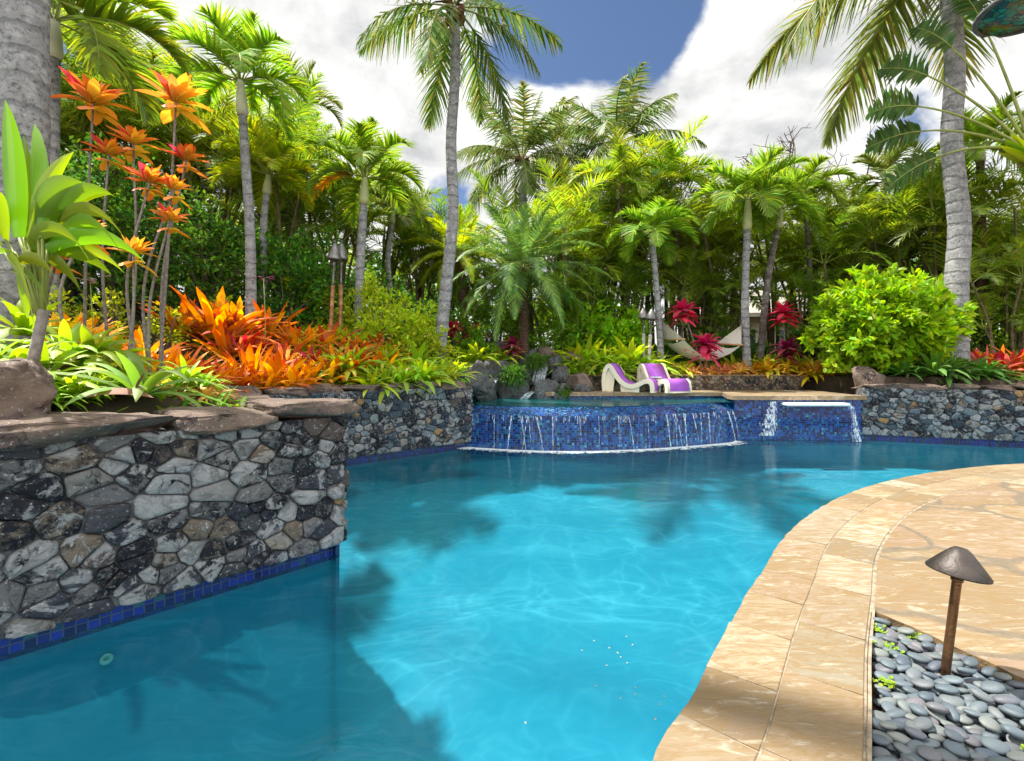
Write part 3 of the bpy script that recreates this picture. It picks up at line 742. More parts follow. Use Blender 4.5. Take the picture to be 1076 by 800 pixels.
tiles(mb, np.array([(4.72, 10.44), (4.5, 9.70)]), -.2, .1, (.4, .5), 7, .778, .085)
struct(mb, 'spa_coping', M['coping'])
mb = MB(); box(mb, (5.93, 9.36, .61), (1.22, .34, .06), 0, 0, .02)
tagx(mb.obj('spillway_lip', M['foam'], None, True, (0, 0, 0)), 'wet white spillway slab projecting from the blue mosaic wall', 'spillway')
# falling water
mb = MB(); rs = np.random.RandomState(9); sS = arclen(SPILL)
def spat(px):
    best = None
    d = [abs(X(px, p[1])-p[0]) for p in SPILL]; i = int(np.argmin(d)); return SPILL[i]
for px, w_, dx in [(516, .02, 0), (536, .03, -.08), (549, .02, .1), (556, .018, -.1), (553, .015, .06), (564, .03, .12), (577, .02, 0), (610, .012, .02), (626, .012, 0), (654, .012, .0), (660, .02, .08), (679, .01, 0), (700, .03, .05), (706, .02, .1), (712, .012, 0), (720, .03, .02), (724, .015, .1), (738, .015, 0), (745, .02, 0), (764, .03, .12), (769, .015, .1)]:
    p = spat(px); d = np.array([0, -1.0]); K = 7; V = []
    zs0 = .50; 
    for q in range(K):
        s = q/(K-1); z = zs0-(zs0+.1)*s**1.4
        c = p+d*(.02+.10*s)+np.array([dx*s, 0]); ww = w_*(1-.45*s)*rs.uniform(.7, 1.3)
        V += [(c[0]-ww/2, c[1], z), (c[0]+ww/2, c[1]-.005, z)]
    mb.add(V, [np.array([[2*q, 2*q+1, 2*q+3, 2*q+2] for q in range(K-1)])])
for _ in range(60):   # short dribbles over the lip
    i = rs.randint(6, len(SPILL)-4); p = SPILL[i]+rs.uniform(-.1, .1, 2)*[1, 0]; l = rs.uniform(.03, .14); ww = rs.uniform(.005, .014)
    y = p[1]-.02-max(0, .0)
    mb.add([(p[0]-ww/2, y, .505), (p[0]+ww/2, y, .505), (p[0]+ww/2, y-.02, .505-l), (p[0]-ww/2, y-.02, .505-l)], [[0, 1, 2, 3]])
def curtain(x0, x1, y, z0, z1, k=12, splay=.1):
    for _ in range(k):
        a = rs.uniform(x0, x1); ww = rs.uniform(.01, .035); b = a+(a-(x0+x1)/2)*splay
        mb.add([(a-ww/2, y, z0), (a+ww/2, y, z0), (b+ww/2, y-rs.uniform(.02, .06), z1+rs.uniform(0, .1)), (b-ww/2, y-.03, z1+rs.uniform(0, .1))], [[0, 1, 2, 3]])
struct(mb, 'falling_water', M['fall'])
mb = MB(); ribbon(mb, SPILL[5:-2], -.10, .505, 0, .05, .02); ribbon(mb, SPILL[5:-2], .508, .63, 0, .005, -.375); struct(mb, 'water_film', M['film'])
mb = MB()
def splash(xt, xb, wt, wb, zt, zb, y, n=8):
    V = []; T = []
    for q in range(n+1):
        s_ = q/n; xc = xt+(xb-xt)*s_; w_ = wt+(wb-wt)*s_
        for e_ in (-1, -.4, .4, 1): V.append((xc+e_*w_/2, y-.03-.07*s_**.7-(.03 if abs(e_) < .5 else 0), zt+(zb-zt)*s_)); T.append(abs(e_)**2)
    mb.add(V, [np.array([[4*q+c_, 4*q+c_+1, 4*q+5+c_, 4*q+4+c_] for q in range(n) for c_ in range(3)])], T)
splash(6.56, 6.62, .12, .24, .60, -.09, 9.24); splash(5.14, 5.0, .22, .5, .66, .0, 9.42)
struct(mb, 'splashing_water', M['splash'], True)
mb = MB()
fo = offset(SPILL, .02); fo2 = offset(SPILL, .30); n = len(fo)
V = np.concatenate([np.column_stack([fo, np.full(n, -.094)]), np.column_stack([fo2, np.full(n, -.094)])]); i = np.arange(n-1)
mb.add(V, [np.stack([i, i+1, i+n+1, i+n], 1)], np.concatenate([np.zeros(n), np.ones(n)]))
struct(mb, 'foam', M['foamfilm'], kind='stuff')
# pool return fitting
rt = W(118, 697, 1.0); Yr = 2.35*1.0
pr = np.array([X(118, 2.62), 2.62]); t_ = nrm(np.array(A1)-np.array(A0)); nn_ = np.array([t_[1], -t_[0]])
s_ = (pr-np.array(A0))@t_; c_ = np.array(A0)+t_*s_-nn_*.055
mb = MB(); lathe(mb, [(.0, -.01), (.03, 0), (.033, .012), (.028, .016), (.013, .012), (.012, -.004), (0, -.004)], 18, (c_[0], c_[1], -.30), (nn_[0], nn_[1], 0), 0)
tagx(mb.obj('return_jet', simple('jet_plastic', (.5, .62, .5), .4), None, True), 'small round pale return jet under water in the near wall', 'pool fitting')

# ================================================================== PLANTS
def frond(mb, o, az, elev, L, droop, n=40, ll=.28, lw=.03, ldroop=.4, vee=.25, rng=None, mat=0, pmat=1, s0=.18, fwd=.55, rad=.012, nseg=2, ldr2=.5, tval=None, ragged=0):
    K = 14; d = np.array([math.cos(elev)*math.cos(az), math.cos(elev)*math.sin(az), math.sin(elev)]); p = np.array(o, float)
    P = [p.copy()]; D = [d.copy()]; side = np.array([-math.sin(az), math.cos(az), 0]); tw = rng.uniform(-.03, .03)
    for i in range(K):
        p = p+d*L/K; d = d.copy(); d[2] -= droop/K*(.5+1.2*i/K); d += side*tw; d = nrm(d); P.append(p.copy()); D.append(d.copy())
    P = np.array(P); D = np.array(D); s = np.linspace(0, 1, K+1)
    tube(mb, P, rad*(1.15-s), 4, pmat, 0, False)
    u = np.linspace(s0, .985, n); u = np.concatenate([u, u]); sg = np.concatenate([np.ones(n), -np.ones(n)])
    u = np.clip(u+rng.uniform(-.4, .4, 2*n)/n, s0, .99)
    if ragged: keep = rng.rand(2*n) > ragged; u = u[keep]; sg = sg[keep]
    m = len(u)
    B = np.stack([np.interp(u, s, P[:, c]) for c in range(3)], 1); T = nrm(np.stack([np.interp(u, s, D[:, c]) for c in range(3)], 1))
    UP = nrm(np.cross(T, np.broadcast_to(side, T.shape))); UP *= np.sign(UP[:, 2:3]+1e-6)
    f = fwd+(.9*u**3)
    DD = T*f[:, None]+side*sg[:, None]*(1-.25*u[:, None])+UP*(vee+rng.uniform(-.18, .18, (m, 1)))+rng.normal(size=(m, 3))*.07
    DD[:, 2] -= ldroop*rng.uniform(.6, 1.4, m)
    LL = ll*(np.clip(np.sin(PI*(u*.86+.12)), .12, 1)**.8)*rng.uniform(.85, 1.1, m)
    tv = np.full(m, rng.uniform(0, 1)) if tval is None else np.full(m, tval)
    strips(mb, B, DD, LL, lw*rng.uniform(.8, 1.2, m), S=T, droop=ldr2, nseg=nseg, prof='lance' if nseg > 2 else 'needle', t=tv, mat=mat)
def crown(mb, o, nf, L, rng, e0=1.35, e1=-.35, droop=1.4, az0=0, **kw):
    for i in range(nf):
        s = (i+.5)/nf; az = az0+i*2.39996+rng.uniform(-.2, .2); e = e0+(e1-e0)*s**.9+rng.uniform(-.1, .1)
        frond(mb, np.array(o)+np.array([math.cos(az), math.sin(az), 0])*.04, az, e, L*rng.uniform(.85, 1.08)*(.75+.25*min(1, s*3)), droop*(.55+.6*s)*rng.uniform(.85, 1.15), rng=rng, **kw)

def palm(kind, path, rad, L, label, group, seed, shaft=None, mats=None, cat='palm tree', n=18, name=None, trunkmat='trunk', shaftmat='shaft', withcrown=True, flare=1.35, old=None, over={}):
    """path: world points base..top"""
    rng = np.random.RandomState(seed); path = np.array(path, float)
    t = thing(name or 'palm_tree', tuple(path[0]), label, cat, group); loc = path[0].copy()
    P = catmull(path, 8); s = np.linspace(0, 1, len(P))
    r = rad*(1.05-.25*s)*(1+(flare-1)*np.exp(-s*16)); r *= 1+.02*np.sin(s*90)
    mb = MB(); Pq = P.copy(); Pq[0, 2] -= .25; tube(mb, Pq, r, 14); mb.obj('trunk', M[trunkmat], t, True, loc)
    top = P[-1]; dirn = nrm(P[-1]-P[-3])
    if shaft:
        mb = MB(); q = np.array([top+dirn*shaft*x for x in (0, .15, .5, .85, 1.1)]); rr = rad*np.array([.95, 1.15, 1.0, .75, .5]); tube(mb, q, rr, 12)
        mb.obj('crownshaft', M[shaftmat], t, True, loc); top = top+dirn*shaft
    if not withcrown: return t
    mb = MB(); mt = mats or ('coco' if kind == 'coco' else 'manila')
    if kind == 'coco':
        kw = dict(n=46, ll=L*.30, lw=.036*L/2, ldroop=.55, vee=.05, ldr2=.7, rad=.016*L/2); kw.update(over)
        nn = kw.pop('nn', n); crown(mb, top, nn, L, rng, 1.35, kw.pop('e1', -.5), kw.pop('droop', 1.5), **kw)
        m2 = MB()
        for i in range(14): a = rng.uniform(0, 6.28); rock(m2, top+np.array([math.cos(a)*rad*1.2, math.sin(a)*rad*1.2, rng.uniform(-.3, .05)])*1.0, (.16, .16, .22), i, 1)
        for i in range(10):
            a = rng.uniform(0, 6.28); strips(m2, [top+np.array([0, 0, rng.uniform(-.25, .1)])], [[math.cos(a), math.sin(a), rng.uniform(-.6, .8)]], rng.uniform(.3, .6), .07, droop=1.2, nseg=4, prof='lance', fold=.2)
        m2.obj('husk_fibre', M['husk'], t, True, loc)
    elif kind == 'manila':
        kw = dict(n=44, ll=L*.36, lw=.05*L/1.3, ldroop=.0, vee=.45, ldr2=.8, rad=.014, fwd=.6); kw.update(over)
        nn = kw.pop('nn', n); crown(mb, top, nn, L, rng, 1.45, kw.pop('e1', .05), kw.pop('droop', 2.3), **kw)
    elif kind == 'date':
        kw = dict(n=70, ll=L*.17, lw=.016, ldroop=.15, vee=.15, ldr2=.5, rad=.01, fwd=.7, s0=.12); kw.update(over)
        nn = kw.pop('nn', n); crown(mb, top, nn, L, rng, 1.5, kw.pop('e1', -.6), kw.pop('droop', 1.5), **kw)
    mb.obj('crown', [M[mt], M['petiole']], t, True, loc)
    if old:
        mb = MB()
        for (az, e, l) in old: frond(mb, top, az, e, l, 2.0, n=40, ll=l*.33, lw=.045, ldroop=.2, vee=.3, rng=rng)
        mb.obj('old_frond', [M['orange_frond'], M['petiole']], t, True, loc)
    return t
def pxpath(pts, Y, zb=None):
    P = [W(a, b, Y) for a, b in pts]
    if zb is None: zb = Hs(P[0][0], Y)
    P[0][2] = zb; return P

# coconut palms
palm('coco', pxpath([(458, 372), (470, 290), (476, 222), (474, 150), (478, 82), (478, 8)], 10.0), .125, 2.75, 'tallest slender coconut palm, curving grey trunk rising in the middle left', 'coconut palms', 5, n=17, over=dict(e1=-.75, droop=1.4), mats='coco_dark')
palm('coco', pxpath([(1004, 400), (1005, 300), (1008, 235), (1000, 150), (1003, 60), (990, -70)], 9.9), .20, 4.4, 'stout pale coconut palm trunk behind the right stone wall beside round bush', 'coconut palms', 6, n=20, over=dict(e1=-.3, droop=1.35, n=60), flare=1.15)
palm('coco', [(X(-2, 4.3), 4.3, Hs(X(-2, 4.3), 4.3))]+[W(a, b, 4.3) for a, b in ((8, 300), (21, 220), (25, 140), (26, 0), (28, -300), (22, -900), (14, -1950))], .185, 2.2, 'very thick scarred coconut palm trunk at the left edge', 'coconut palms', 7, n=16, flare=1.1)
palm('coco', pxpath([(556, 345), (553, 260), (549, 205), (548, 168)], 17.0), .17, 3.0, 'far coconut palm with full crown directly above the feathery date palm', 'coconut palms', 8, n=27, mats='coco_dark')
palm('coco', pxpath([(656, 330), (655, 250), (651, 190), (649, 150)], 17.0), .12, 3.1, 'far coconut palm with upright fronds, right of the patch of blue sky', 'coconut palms', 9, n=25, mats='coco_dark', trunkmat='trunk_dark')
palm('coco', pxpath([(590, 345), (588, 240), (586, 155)], 19.0), .12, 2.4, 'far coconut palm with brownish fronds between two fuller coconut crowns', 'coconut palms', 10, n=13)
# manila palms left
palm('manila', pxpath([(264, 330), (263, 250), (258, 170), (255, 122)], 8.3), .085, 1.35, 'white-collared palm with dark-spotted trunk, tall crown against sky at left', 'slender crownshaft palms', 21, shaft=.62, shaftmat='shaft_white', n=14, trunkmat='trunk')
palm('manila', pxpath([(276, 310), (277, 240), (280, 205)], 9.4), .075, 1.15, 'yellow-green palm with fan-like glowing crown right behind the white-collared palm', 'slender crownshaft palms', 22, shaft=.4, mats='manila_y', n=15)
palm('manila', pxpath([(377, 345), (378, 290), (381, 235), (382, 215)], 9.8), .095, 1.45, 'green crownshaft palm with one drooping orange frond, beside the left torches', 'slender crownshaft palms', 23, shaft=.55, n=15, trunkmat='trunk', old=[(3.3, .25, 1.3)])
palm('manila', pxpath([(318, 300), (317, 160), (317, 118)], 14.0), .08, 1.4, 'small distant palm with sparse arching fronds against grey cloud', 'slender crownshaft palms', 24, shaft=.3, n=10, mats='coco', over=dict(n=30))
palm('manila', pxpath([(52, 340), (54, 200), (56, 62)], 6.2), .09, 1.75, 'palm with tan crownshaft directly behind the thick left trunk', 'slender crownshaft palms', 25, shaft=.5, shaftmat='shaft_white', n=14)
palm('manila', pxpath([(785, 386), (783, 320), (785, 242)], 12.0), .10, 1.5, 'pale-trunked green palm that holds the right end of the hammock', 'slender crownshaft palms', 26, shaft=.75, n=18, trunkmat='trunk')
palm('manila', pxpath([(798, 384), (806, 300), (817, 240)], 12.6), .09, 1.3, 'leaning palm crossing just right of the hammock palm', 'slender crownshaft palms', 27, shaft=.5, n=14, trunkmat='trunk_dark')
palm('manila', pxpath([(695, 384), (692, 330), (686, 258)], 12.2), .085, 1.25, 'palm that holds the left end of the hammock, bright drooping crown', 'slender crownshaft palms', 28, shaft=.3, n=17, mats='manila', trunkmat='trunk')
palm('manila', pxpath([(663, 350), (658, 290), (650, 210)], 14.0), .07, 1.5, 'thin dark-trunked palm with bright crown below the far coconut palms', 'slender crownshaft palms', 29, shaft=.3, n=13, trunkmat='trunk_dark')
palm('manila', pxpath([(716, 360), (712, 260), (708, 205)], 14.5), .07, 1.5, 'thin palm with arching crown behind the hammock centre', 'slender crownshaft palms', 30, shaft=.3, n=13, trunkmat='trunk_dark', mats='manila')
palm('manila', pxpath([(905, 340), (918, 260), (928, 200)], 13.5), .07, 1.3, 'leaning palm above the round bush', 'slender crownshaft palms', 31, shaft=.3, n=12, trunkmat='trunk_dark', mats='coco')
palm('manila', pxpath([(1030, 370), (1032, 270), (1030, 170)], 12.0), .10, 1.5, 'palm with bushy crown just right of the stout coconut trunk', 'slender crownshaft palms', 32, shaft=.3, n=15, trunkmat='fibre')
palm('manila', pxpath([(855, 350), (850, 270), (846, 215)], 13.6), .07, 1.4, 'green palm among canes right of the leaning palm', 'slender crownshaft palms', 33, shaft=.35, n=13, trunkmat='trunk_dark')
palm('manila', pxpath([(418, 350), (408, 280), (412, 235)], 12.5), .07, 1.2, 'drooping olive palm left of the tallest coconut trunk', 'slender crownshaft palms', 34, shaft=.3, n=11, trunkmat='trunk', mats='coco')
# date palms
palm('date', pxpath([(551, 368), (550, 320), (549, 282)], 12.0), .115, 2.25, 'feathery blue-green date palm with dark shaggy trunk above the waterfall', 'date palms', 41, n=42, trunkmat='fibre', mats='date', over=dict(lw=.026, n=80))
palm('date', pxpath([(490, 365), (486, 310), (482, 268)], 13.2), .11, 1.7, 'yellow-green feathery palm half hidden right of the tallest coconut trunk', 'date palms', 42, n=30, trunkmat='fibre', mats='manila_y', over=dict(lw=.03))
palm('date', pxpath([(440, 365), (442, 310), (444, 262)], 15.0), .11, 1.7, 'bright feathery palm left of the tallest coconut trunk, low in back', 'date palms', 43, n=24, trunkmat='fibre', mats='manila', over=dict(lw=.03))
# traveller's palm at the right edge
rng = np.random.RandomState(3); tp = thing('travellers_palm', (X(1105, 9.0), 9.0, Hs(X(1105, 9.0), 9.0)), 'fan-shaped palm with tattered banana-like leaves at the upper right edge', 'palm tree'); off = np.array(tp.location[:])
hub = W(1085, 165, 9.0); mb = MB(); tube(mb, [off+np.array([0, 0, -.2]), (off+hub)/2+np.array([.15, 0, 0]), hub], [.17, .15, .13], 12); mb.obj('trunk', M['trunk_dark'], tp, True, off)
mb = MB()
for i, (tx, ty) in enumerate([(985, 165), (968, 138), (965, 112), (975, 80), (1000, 50), (1030, 20), (1075, -20), (1120, 0), (1160, 60), (1180, 120)]):
    tip0 = W(tx, ty, 9.0+rng.uniform(-.3, .5)); a = hub+np.array([0, 0, .05]); c = (a+tip0)/2+np.array([0, 0, .32]); K = 9
    P = np.array([(1-s)**2*a+2*s*(1-s)*c+s*s*tip0 for s in np.linspace(0, 1, K)]); tube(mb, P, np.linspace(.035, .015, K), 5, 1)
    d = nrm(P[-1]-P[-2]); L = .95; n = 30
    for sg in (1, -1):
        u = np.linspace(0.02, 1, n); dr = np.array([0, 0, -.28]); B = tip0+d*u[:, None]*L+dr*(u[:, None]**2)
        side = nrm(np.cross(d, [0, 1.0, .2]))*sg
        DD = d*.45+side+rng.normal(size=(n, 3))*.12
        strips(mb, B, DD, .38*np.sin(PI*(u*.8+.15))**.6*rng.uniform(.65, 1.1, n), L/n*1.5, S=np.broadcast_to(d, (n, 3)), droop=.9, nseg=3, prof='strap', t=rng.rand(n))
    tube(mb, [tip0+d*s*L+np.array([0, 0, -.28*s*s]) for s in np.linspace(0, 1, 6)], np.linspace(.015, .004, 6), 4, 1)
mb.obj('leaf_fan', [M['travel'], M['petiole']], tp, True, off)
mb = MB(); strips(mb, np.tile(hub, (26, 1))+rng.normal(size=(26, 3))*.08, rng.normal(size=(26, 3)), rng.uniform(.2, .5, 26), .07, droop=1.0, nseg=4, fold=.3); mb.obj('flower_bracts', M['husk'], tp, True, off)
mb = MB(); strips(mb, hub+np.array([0, 0, -.15])+rng.normal(size=(12, 3))*.04, [[-1, 0, .5+.1*i] for i in range(12)], .7, .16, droop=.2, nseg=4, prof='lance', fold=.3); mb.obj('leaf_sheath', M['yg'], tp, True, off)

# ---- shared proto crowds
def rosette(mb, n, L, w, rng, e=(.2, 1.3), droop=1.2, prof='strap', fold=.35, base=(0, 0, 0), mat=0, nseg=5, spread=.03):
    az = np.arange(n)*2.39996+rng.uniform(-.3, .3, n); s = (np.arange(n)+.5)/n; el = e[1]+(e[0]-e[1])*s+rng.uniform(-.12, .12, n)
    D = np.stack([np.cos(el)*np.cos(az), np.cos(el)*np.sin(az), np.sin(el)], 1); B = np.array(base)+np.stack([np.cos(az), np.sin(az), np.zeros(n)], 1)*spread*s[:, None]
    S = np.stack([-np.sin(az), np.cos(az), np.zeros(n)], 1)
    strips(mb, B, D, L*rng.uniform(.75, 1.1, n)*(.65+.35*s), w*rng.uniform(.8, 1.15, n), S=S, droop=droop*rng.uniform(.6, 1.3, n), nseg=nseg, prof=prof, fold=fold, mat=mat)
def proto_mesh(fn, name, mats, seed):
    mb = MB(); fn(mb, np.random.RandomState(seed)); return mb.mesh(name, mats, True)
def simple_plant(name, me, loc, label, cat, group, rz=0, sc=1.0):
    o = bpy.data.objects.new(name, me); COL.objects.link(o); o.location = loc; o.rotation_euler = (0, 0, rz); o.scale = (sc,)*3
    return tagx(o, label, cat, group)
def leafcloud(mb, c, r, n, ls, rng, shell=.55, asp=.42, mat=0, clumps=None, droop=.6, up=.35, sub=22):
    """foliage as clumps of small leaves through a crown volume"""
    c = np.array(c, float); r = np.array(r, float); k = clumps or max(8, n//sub)
    d = nrm(rng.normal(size=(k, 3))); rad = rng.uniform(shell, 1.0, (k, 1)); C_ = c+d*rad*r*rng.uniform(.80, 1.18, (k, 1))
    m = max(3, n//k); cr = r.mean()*.9/max(1.5, k**(1/3))
    B = np.repeat(C_, m, 0)+rng.normal(size=(k*m, 3))*cr*.42
    O = nrm(np.repeat(d, m, 0)*.6+rng.normal(size=(k*m, 3))*.6+np.array([0, 0, up]))
    strips(mb, B, O, ls*rng.uniform(.6, 1.25, k*m), ls*asp*rng.uniform(.8, 1.2, k*m), S=nrm(rng.normal(size=(k*m, 3))+np.array([0, 0, 0])), droop=droop, nseg=3, prof='oval', fold=.25, t=rng.rand(k*m), mat=mat)
    return C_
def shrub(name, x, y, r, label, cat, group, mat, seed, n=900, ls=.1, z=None, shell=.5, stemr=.03, asp=.42, sub=22, ht=0, trunkname='stem'):
    rng = np.random.RandomState(seed); z0 = Hs(x, y) if z is None else z
    t = thing(name, (x, y, z0), label, cat, group); mb = MB(); cz = r[2]*.92+ht
    C_ = leafcloud(mb, (0, 0, cz), r, n, ls, rng, shell, asp, sub=sub); v = mb.v[0]; v[:, 2] = np.maximum(v[:, 2], .02)
    mb.obj('foliage', M[mat], t, True)
    mb = MB(); 
    for q in C_[::max(1, len(C_)//12)]:
        b = rng.normal(size=3)*.06; b[2] = -.1; mid = (b+q)/2*np.array([.6, .6, 1.05]); tube(mb, catmull([b, mid, q], 4), np.linspace(stemr, stemr*.3, 9), 6)
    mb.obj(trunkname, M['bark'], t, True); return t

# round bright bush by the right wall
xb = X(930, 10.3); bu = shrub('round_bush', xb, 10.3, (1.34, 1.1, 1.14), 'large round bright green bush behind the right stone wall', 'bush', None, 'bush', 71, 13000, .18, shell=.6, asp=.4, sub=26, stemr=.05)
# big-leaf plant at the left edge
rng = np.random.RandomState(12)
t = thing('broadleaf_plant', (-3.05, 2.95, 1.05), 'broad-leaved glossy lime plant leaning in at the left edge', 'plant'); off = np.array(t.location[:])
mb = MB(); tube(mb, [off+np.array([0, 0, -.1]), off+np.array([.08, 0, .4]), off+np.array([.15, 0, .72])], [.035, .03, .028], 8); mb.obj('stem', M['stem'], t, True, off)
mb = MB()
spec = [(20, 250, 12, 118, .30), (40, 240, 75, 165, .34), (45, 250, 40, 130, .26), (50, 250, 135, 180, .16), (55, 255, 128, 200, .15), (50, 262, 150, 230, .2), (40, 270, 130, 248, .17), (20, 275, 60, 270, .14), (15, 285, 55, 298, .12), (25, 262, 95, 212, .17), (5, 250, -10, 150, .22), (10, 270, 40, 310, .12), (30, 255, 60, 150, .22), (0, 260, -60, 200, .2)]
spec += [(30, 255, 95, 175, .24), (40, 255, 110, 150, .2), (30, 262, 120, 262, .2), (25, 250, 25, 150, .24), (35, 268, 90, 285, .18), (15, 265, -30, 260, .2), (45, 255, 100, 235, .22), (20, 272, 30, 330, .16)]
for (ax, ay, bx_, by_, wd) in spec:
    a = W(ax, ay, 3.0+rng.uniform(-.08, .08)); b = W(bx_, by_, 2.75+rng.uniform(-.25, .3)); d = b-a; L = np.linalg.norm(d)
    tube(mb, [off+np.array([.14, 0, .62]), a+(off+np.array([.14, 0, .7])-a)*.4+np.array([0, 0, .02]), a], [.012, .010, .008], 5, 1)
    d0 = nrm(d+np.array([0, 0, .22*L])); strips(mb, [a], [d0], L*1.08, wd*.60, S=nrm(np.cross(d0, [.15, 1.0, .25]))[None], droop=1.15, nseg=10, prof='lance', fold=.38)
mb.obj('leaves', [M['bigleaf'], M['petiole']], t, True, off)

# tall orange ti plants
tis = [(98, 92, 30, 88, 5.0), (185, 90, 30, 165, 4.9), (140, 140, 20, 132, 5.1), (114, 152, 19, 118, 5.0), (157, 180, 21, 150, 4.6), (183, 190, 17, 160, 4.7), (196, 158, 19, 172, 4.9), (178, 222, 18, 158, 4.5), (88, 232, 22, 84, 4.2), (140, 256, 20, 130, 4.4), (60, 262, 18, 62, 4.6)]
L_ = []
for i, (px, py, r, bx_, Y) in enumerate(tis):
    top = W(px, py+r*.55, Y); b = np.array([X(bx_, Y), Y, Hs(X(bx_, Y), Y)]); t = thing('ti_plant', tuple(b), '', 'ti plant', 'tall orange ti plants'); rng = np.random.RandomState(100+i)
    mid = (b+top)/2+np.array([rng.uniform(-.2, .2), rng.uniform(-.1, .1), 0]); mb = MB(); P = catmull([b-np.array([0, 0, .1]), mid, top], 8); tube(mb, P, np.linspace(.017, .010, len(P)), 7); mb.obj('stem', M['stem'], t, True, b)
    mb = MB(); l = r/500*Y*1.45
    rosette(mb, 28, l*.92, l*.23, rng, (.28, 1.45), .55, 'lance', .35, top-np.array([0, 0, .0]), spread=.02)
    rosette(mb, 4, l*.8, l*.34, rng, (-.35, .1), .6, 'lance', .3, top-np.array([0, 0, .08]), spread=.02)
    mb.obj('leaf_head', M['ti_orange'], t, True, b); L_.append(t)
labs = ['highest orange ti head, near the thick left trunk', 'big orange ti head high below the white-collared palm', 'small orange ti head between the two highest heads', 'orange ti head left of centre under the highest head', 'yellow-orange ti head in the middle of the ti cluster', 'orange ti head touching its yellow-orange neighbour on the right', 'orange ti head at the right, below the big right one', 'lower orange ti head on the right, near the stems', 'low orange ti head above the wall beside the broad lime leaves', 'lowest orange ti head in front of the hedge', 'orange ti head peeping beneath the broad lime leaves']
for o, s in zip(L_, labs): o['label'] = s

# bromeliads
br = {}
for nm, mt in (('o', 'brom_o'), ('r', 'brom_r'), ('y', 'brom_y'), ('p', 'brom_p')):
    br[nm] = [proto_mesh(lambda mb, rng: rosette(mb, 27, .64, .064, rng, (.3, 1.45), .6, 'strap', .5, spread=.06, nseg=6), 'bromeliad', M[mt], 200+q) for q in range(3)]
sm = {}
for nm, mt in (('p', 'brom_p'), ('y', 'brom_y'), ('r', 'brom_r'), ('yg', 'yg'), ('lime', 'lime'), ('mid', 'mid'), ('dk', 'lily_dk'), ('red', 'ti_red'), ('purple', 'ti_purple')):
    sm[nm] = [proto_mesh(lambda mb, rng: [rosette(mb, 26, .34, .045, rng, (.1, 1.4), 1.3, 'lance', .35, spread=.05, nseg=4, base=(bx2, by2, 0)) for bx2, by2 in ((0, 0), (.17, .07), (-.12, .14), (.03, -.16))][0], 'tuft', M[mt], 300+q) for q in range(3)]
def place(pool, name, lst, cat, group, text, rng, zoff=-.02):
    out = []
    for (px, Y, sc) in lst:
        while sdist(np.array([X(px, Y)]), np.array([Y]))[0] < .5: Y += .1
        x, y, z = G(px, Y); o = simple_plant(name, pool[rng.randint(len(pool))], (x, y, z+zoff), '', cat, group, rng.uniform(0, 6.3), sc)
        o.rotation_euler = (rng.uniform(-.12, .2), rng.uniform(-.12, .12), rng.uniform(0, 6.3)); out.append(o)
    number(out, text); return out
rng = np.random.RandomState(77)
place(br['o'], 'bromeliad', [(238, 7.4, 1.35), (262, 7.0, 1.4), (292, 7.1, 1.45), (322, 7.4, 1.25), (215, 5.6, 1.15), (246, 6.6, 1.1), (278, 6.6, 1.1), (308, 6.9, 1.1)], 'bromeliad', 'orange bromeliads', 'large glowing orange bromeliad in the front row behind the walls, {n} from left', rng)
place(br['o'], 'bromeliad', [(330, 8.4, 1.3), (362, 8.8, 1.3), (388, 9.0, 1.2), (415, 9.2, 1.1)], 'bromeliad', 'orange bromeliads', 'orange bromeliad between the left torches and the tallest palm trunk, {n} from left', rng)
place(br['r'], 'bromeliad', [(345, 8.6, 1.3), (372, 8.5, 1.15), (398, 9.2, 1.1), (240, 7.8, 1.5)], 'bromeliad', 'red bromeliads', 'large red bromeliad showing behind the orange front rows, {n} from left', rng, .1)
place(br['o'], 'bromeliad', [(178, 5.0, .9), (205, 4.9, .8), (150, 4.8, .8), (120, 5.2, .9), (165, 5.6, 1.3), (187, 6.2, 1.4), (208, 5.7, 1.2), (146, 6.3, 1.3), (132, 5.6, 1.1), (62, 5.6, 1.3), (82, 6.0, 1.3)], 'bromeliad', 'orange bromeliads', 'orange bromeliad behind the pale green spider lilies, {n} from left', rng)
place(br['o'], 'bromeliad', [(225, 7.6, 1.9), (190, 7.4, 1.4), (250, 8.0, 1.5), (312, 8.2, 1.2), (282, 8.3, 1.4)], 'bromeliad', 'orange bromeliads', 'tall orange bromeliad in the upper row before the hedge, {n} from left', rng, .18)
place(br['o'], 'bromeliad', [(355, 8.0, 1.4), (378, 8.2, 1.35), (402, 8.5, 1.2), (345, 7.7, 1.2)], 'bromeliad', 'orange bromeliads', 'orange bromeliad at the foot of the left torches, {n} from left', rng)
place(br['r'], 'bromeliad', [(230, 6.4, .9), (255, 7.5, 1.1), (300, 7.7, 1.1), (330, 7.9, 1.0), (200, 6.2, 1.0), (270, 7.9, .9)], 'bromeliad', 'red bromeliads', 'dark red bromeliad among the orange ones, {n} from left', rng, .05)
place(br['r'], 'bromeliad', [(412, 8.9, .8), (432, 9.2, .75), (390, 8.9, .8)], 'bromeliad', 'red bromeliads', 'red bromeliad among yellow-green tufts near the tallest palm, {n} from left', rng)
place(br['y'], 'bromeliad', [(65, 5.0, 1.1), (45, 5.4, 1.0), (95, 5.6, 1.0)], 'bromeliad', 'yellow bromeliads', 'yellow-brown bromeliad beneath the tall ti stems, {n} from left', rng, .1)
place(br['r'], 'bromeliad', [(1036, 9.8, 1.5), (1060, 9.6, 1.3), (1024, 10.4, 1.3)], 'bromeliad', 'red bromeliads', 'reddish bromeliad beyond the stout trunk on the right, {n} from left', rng)
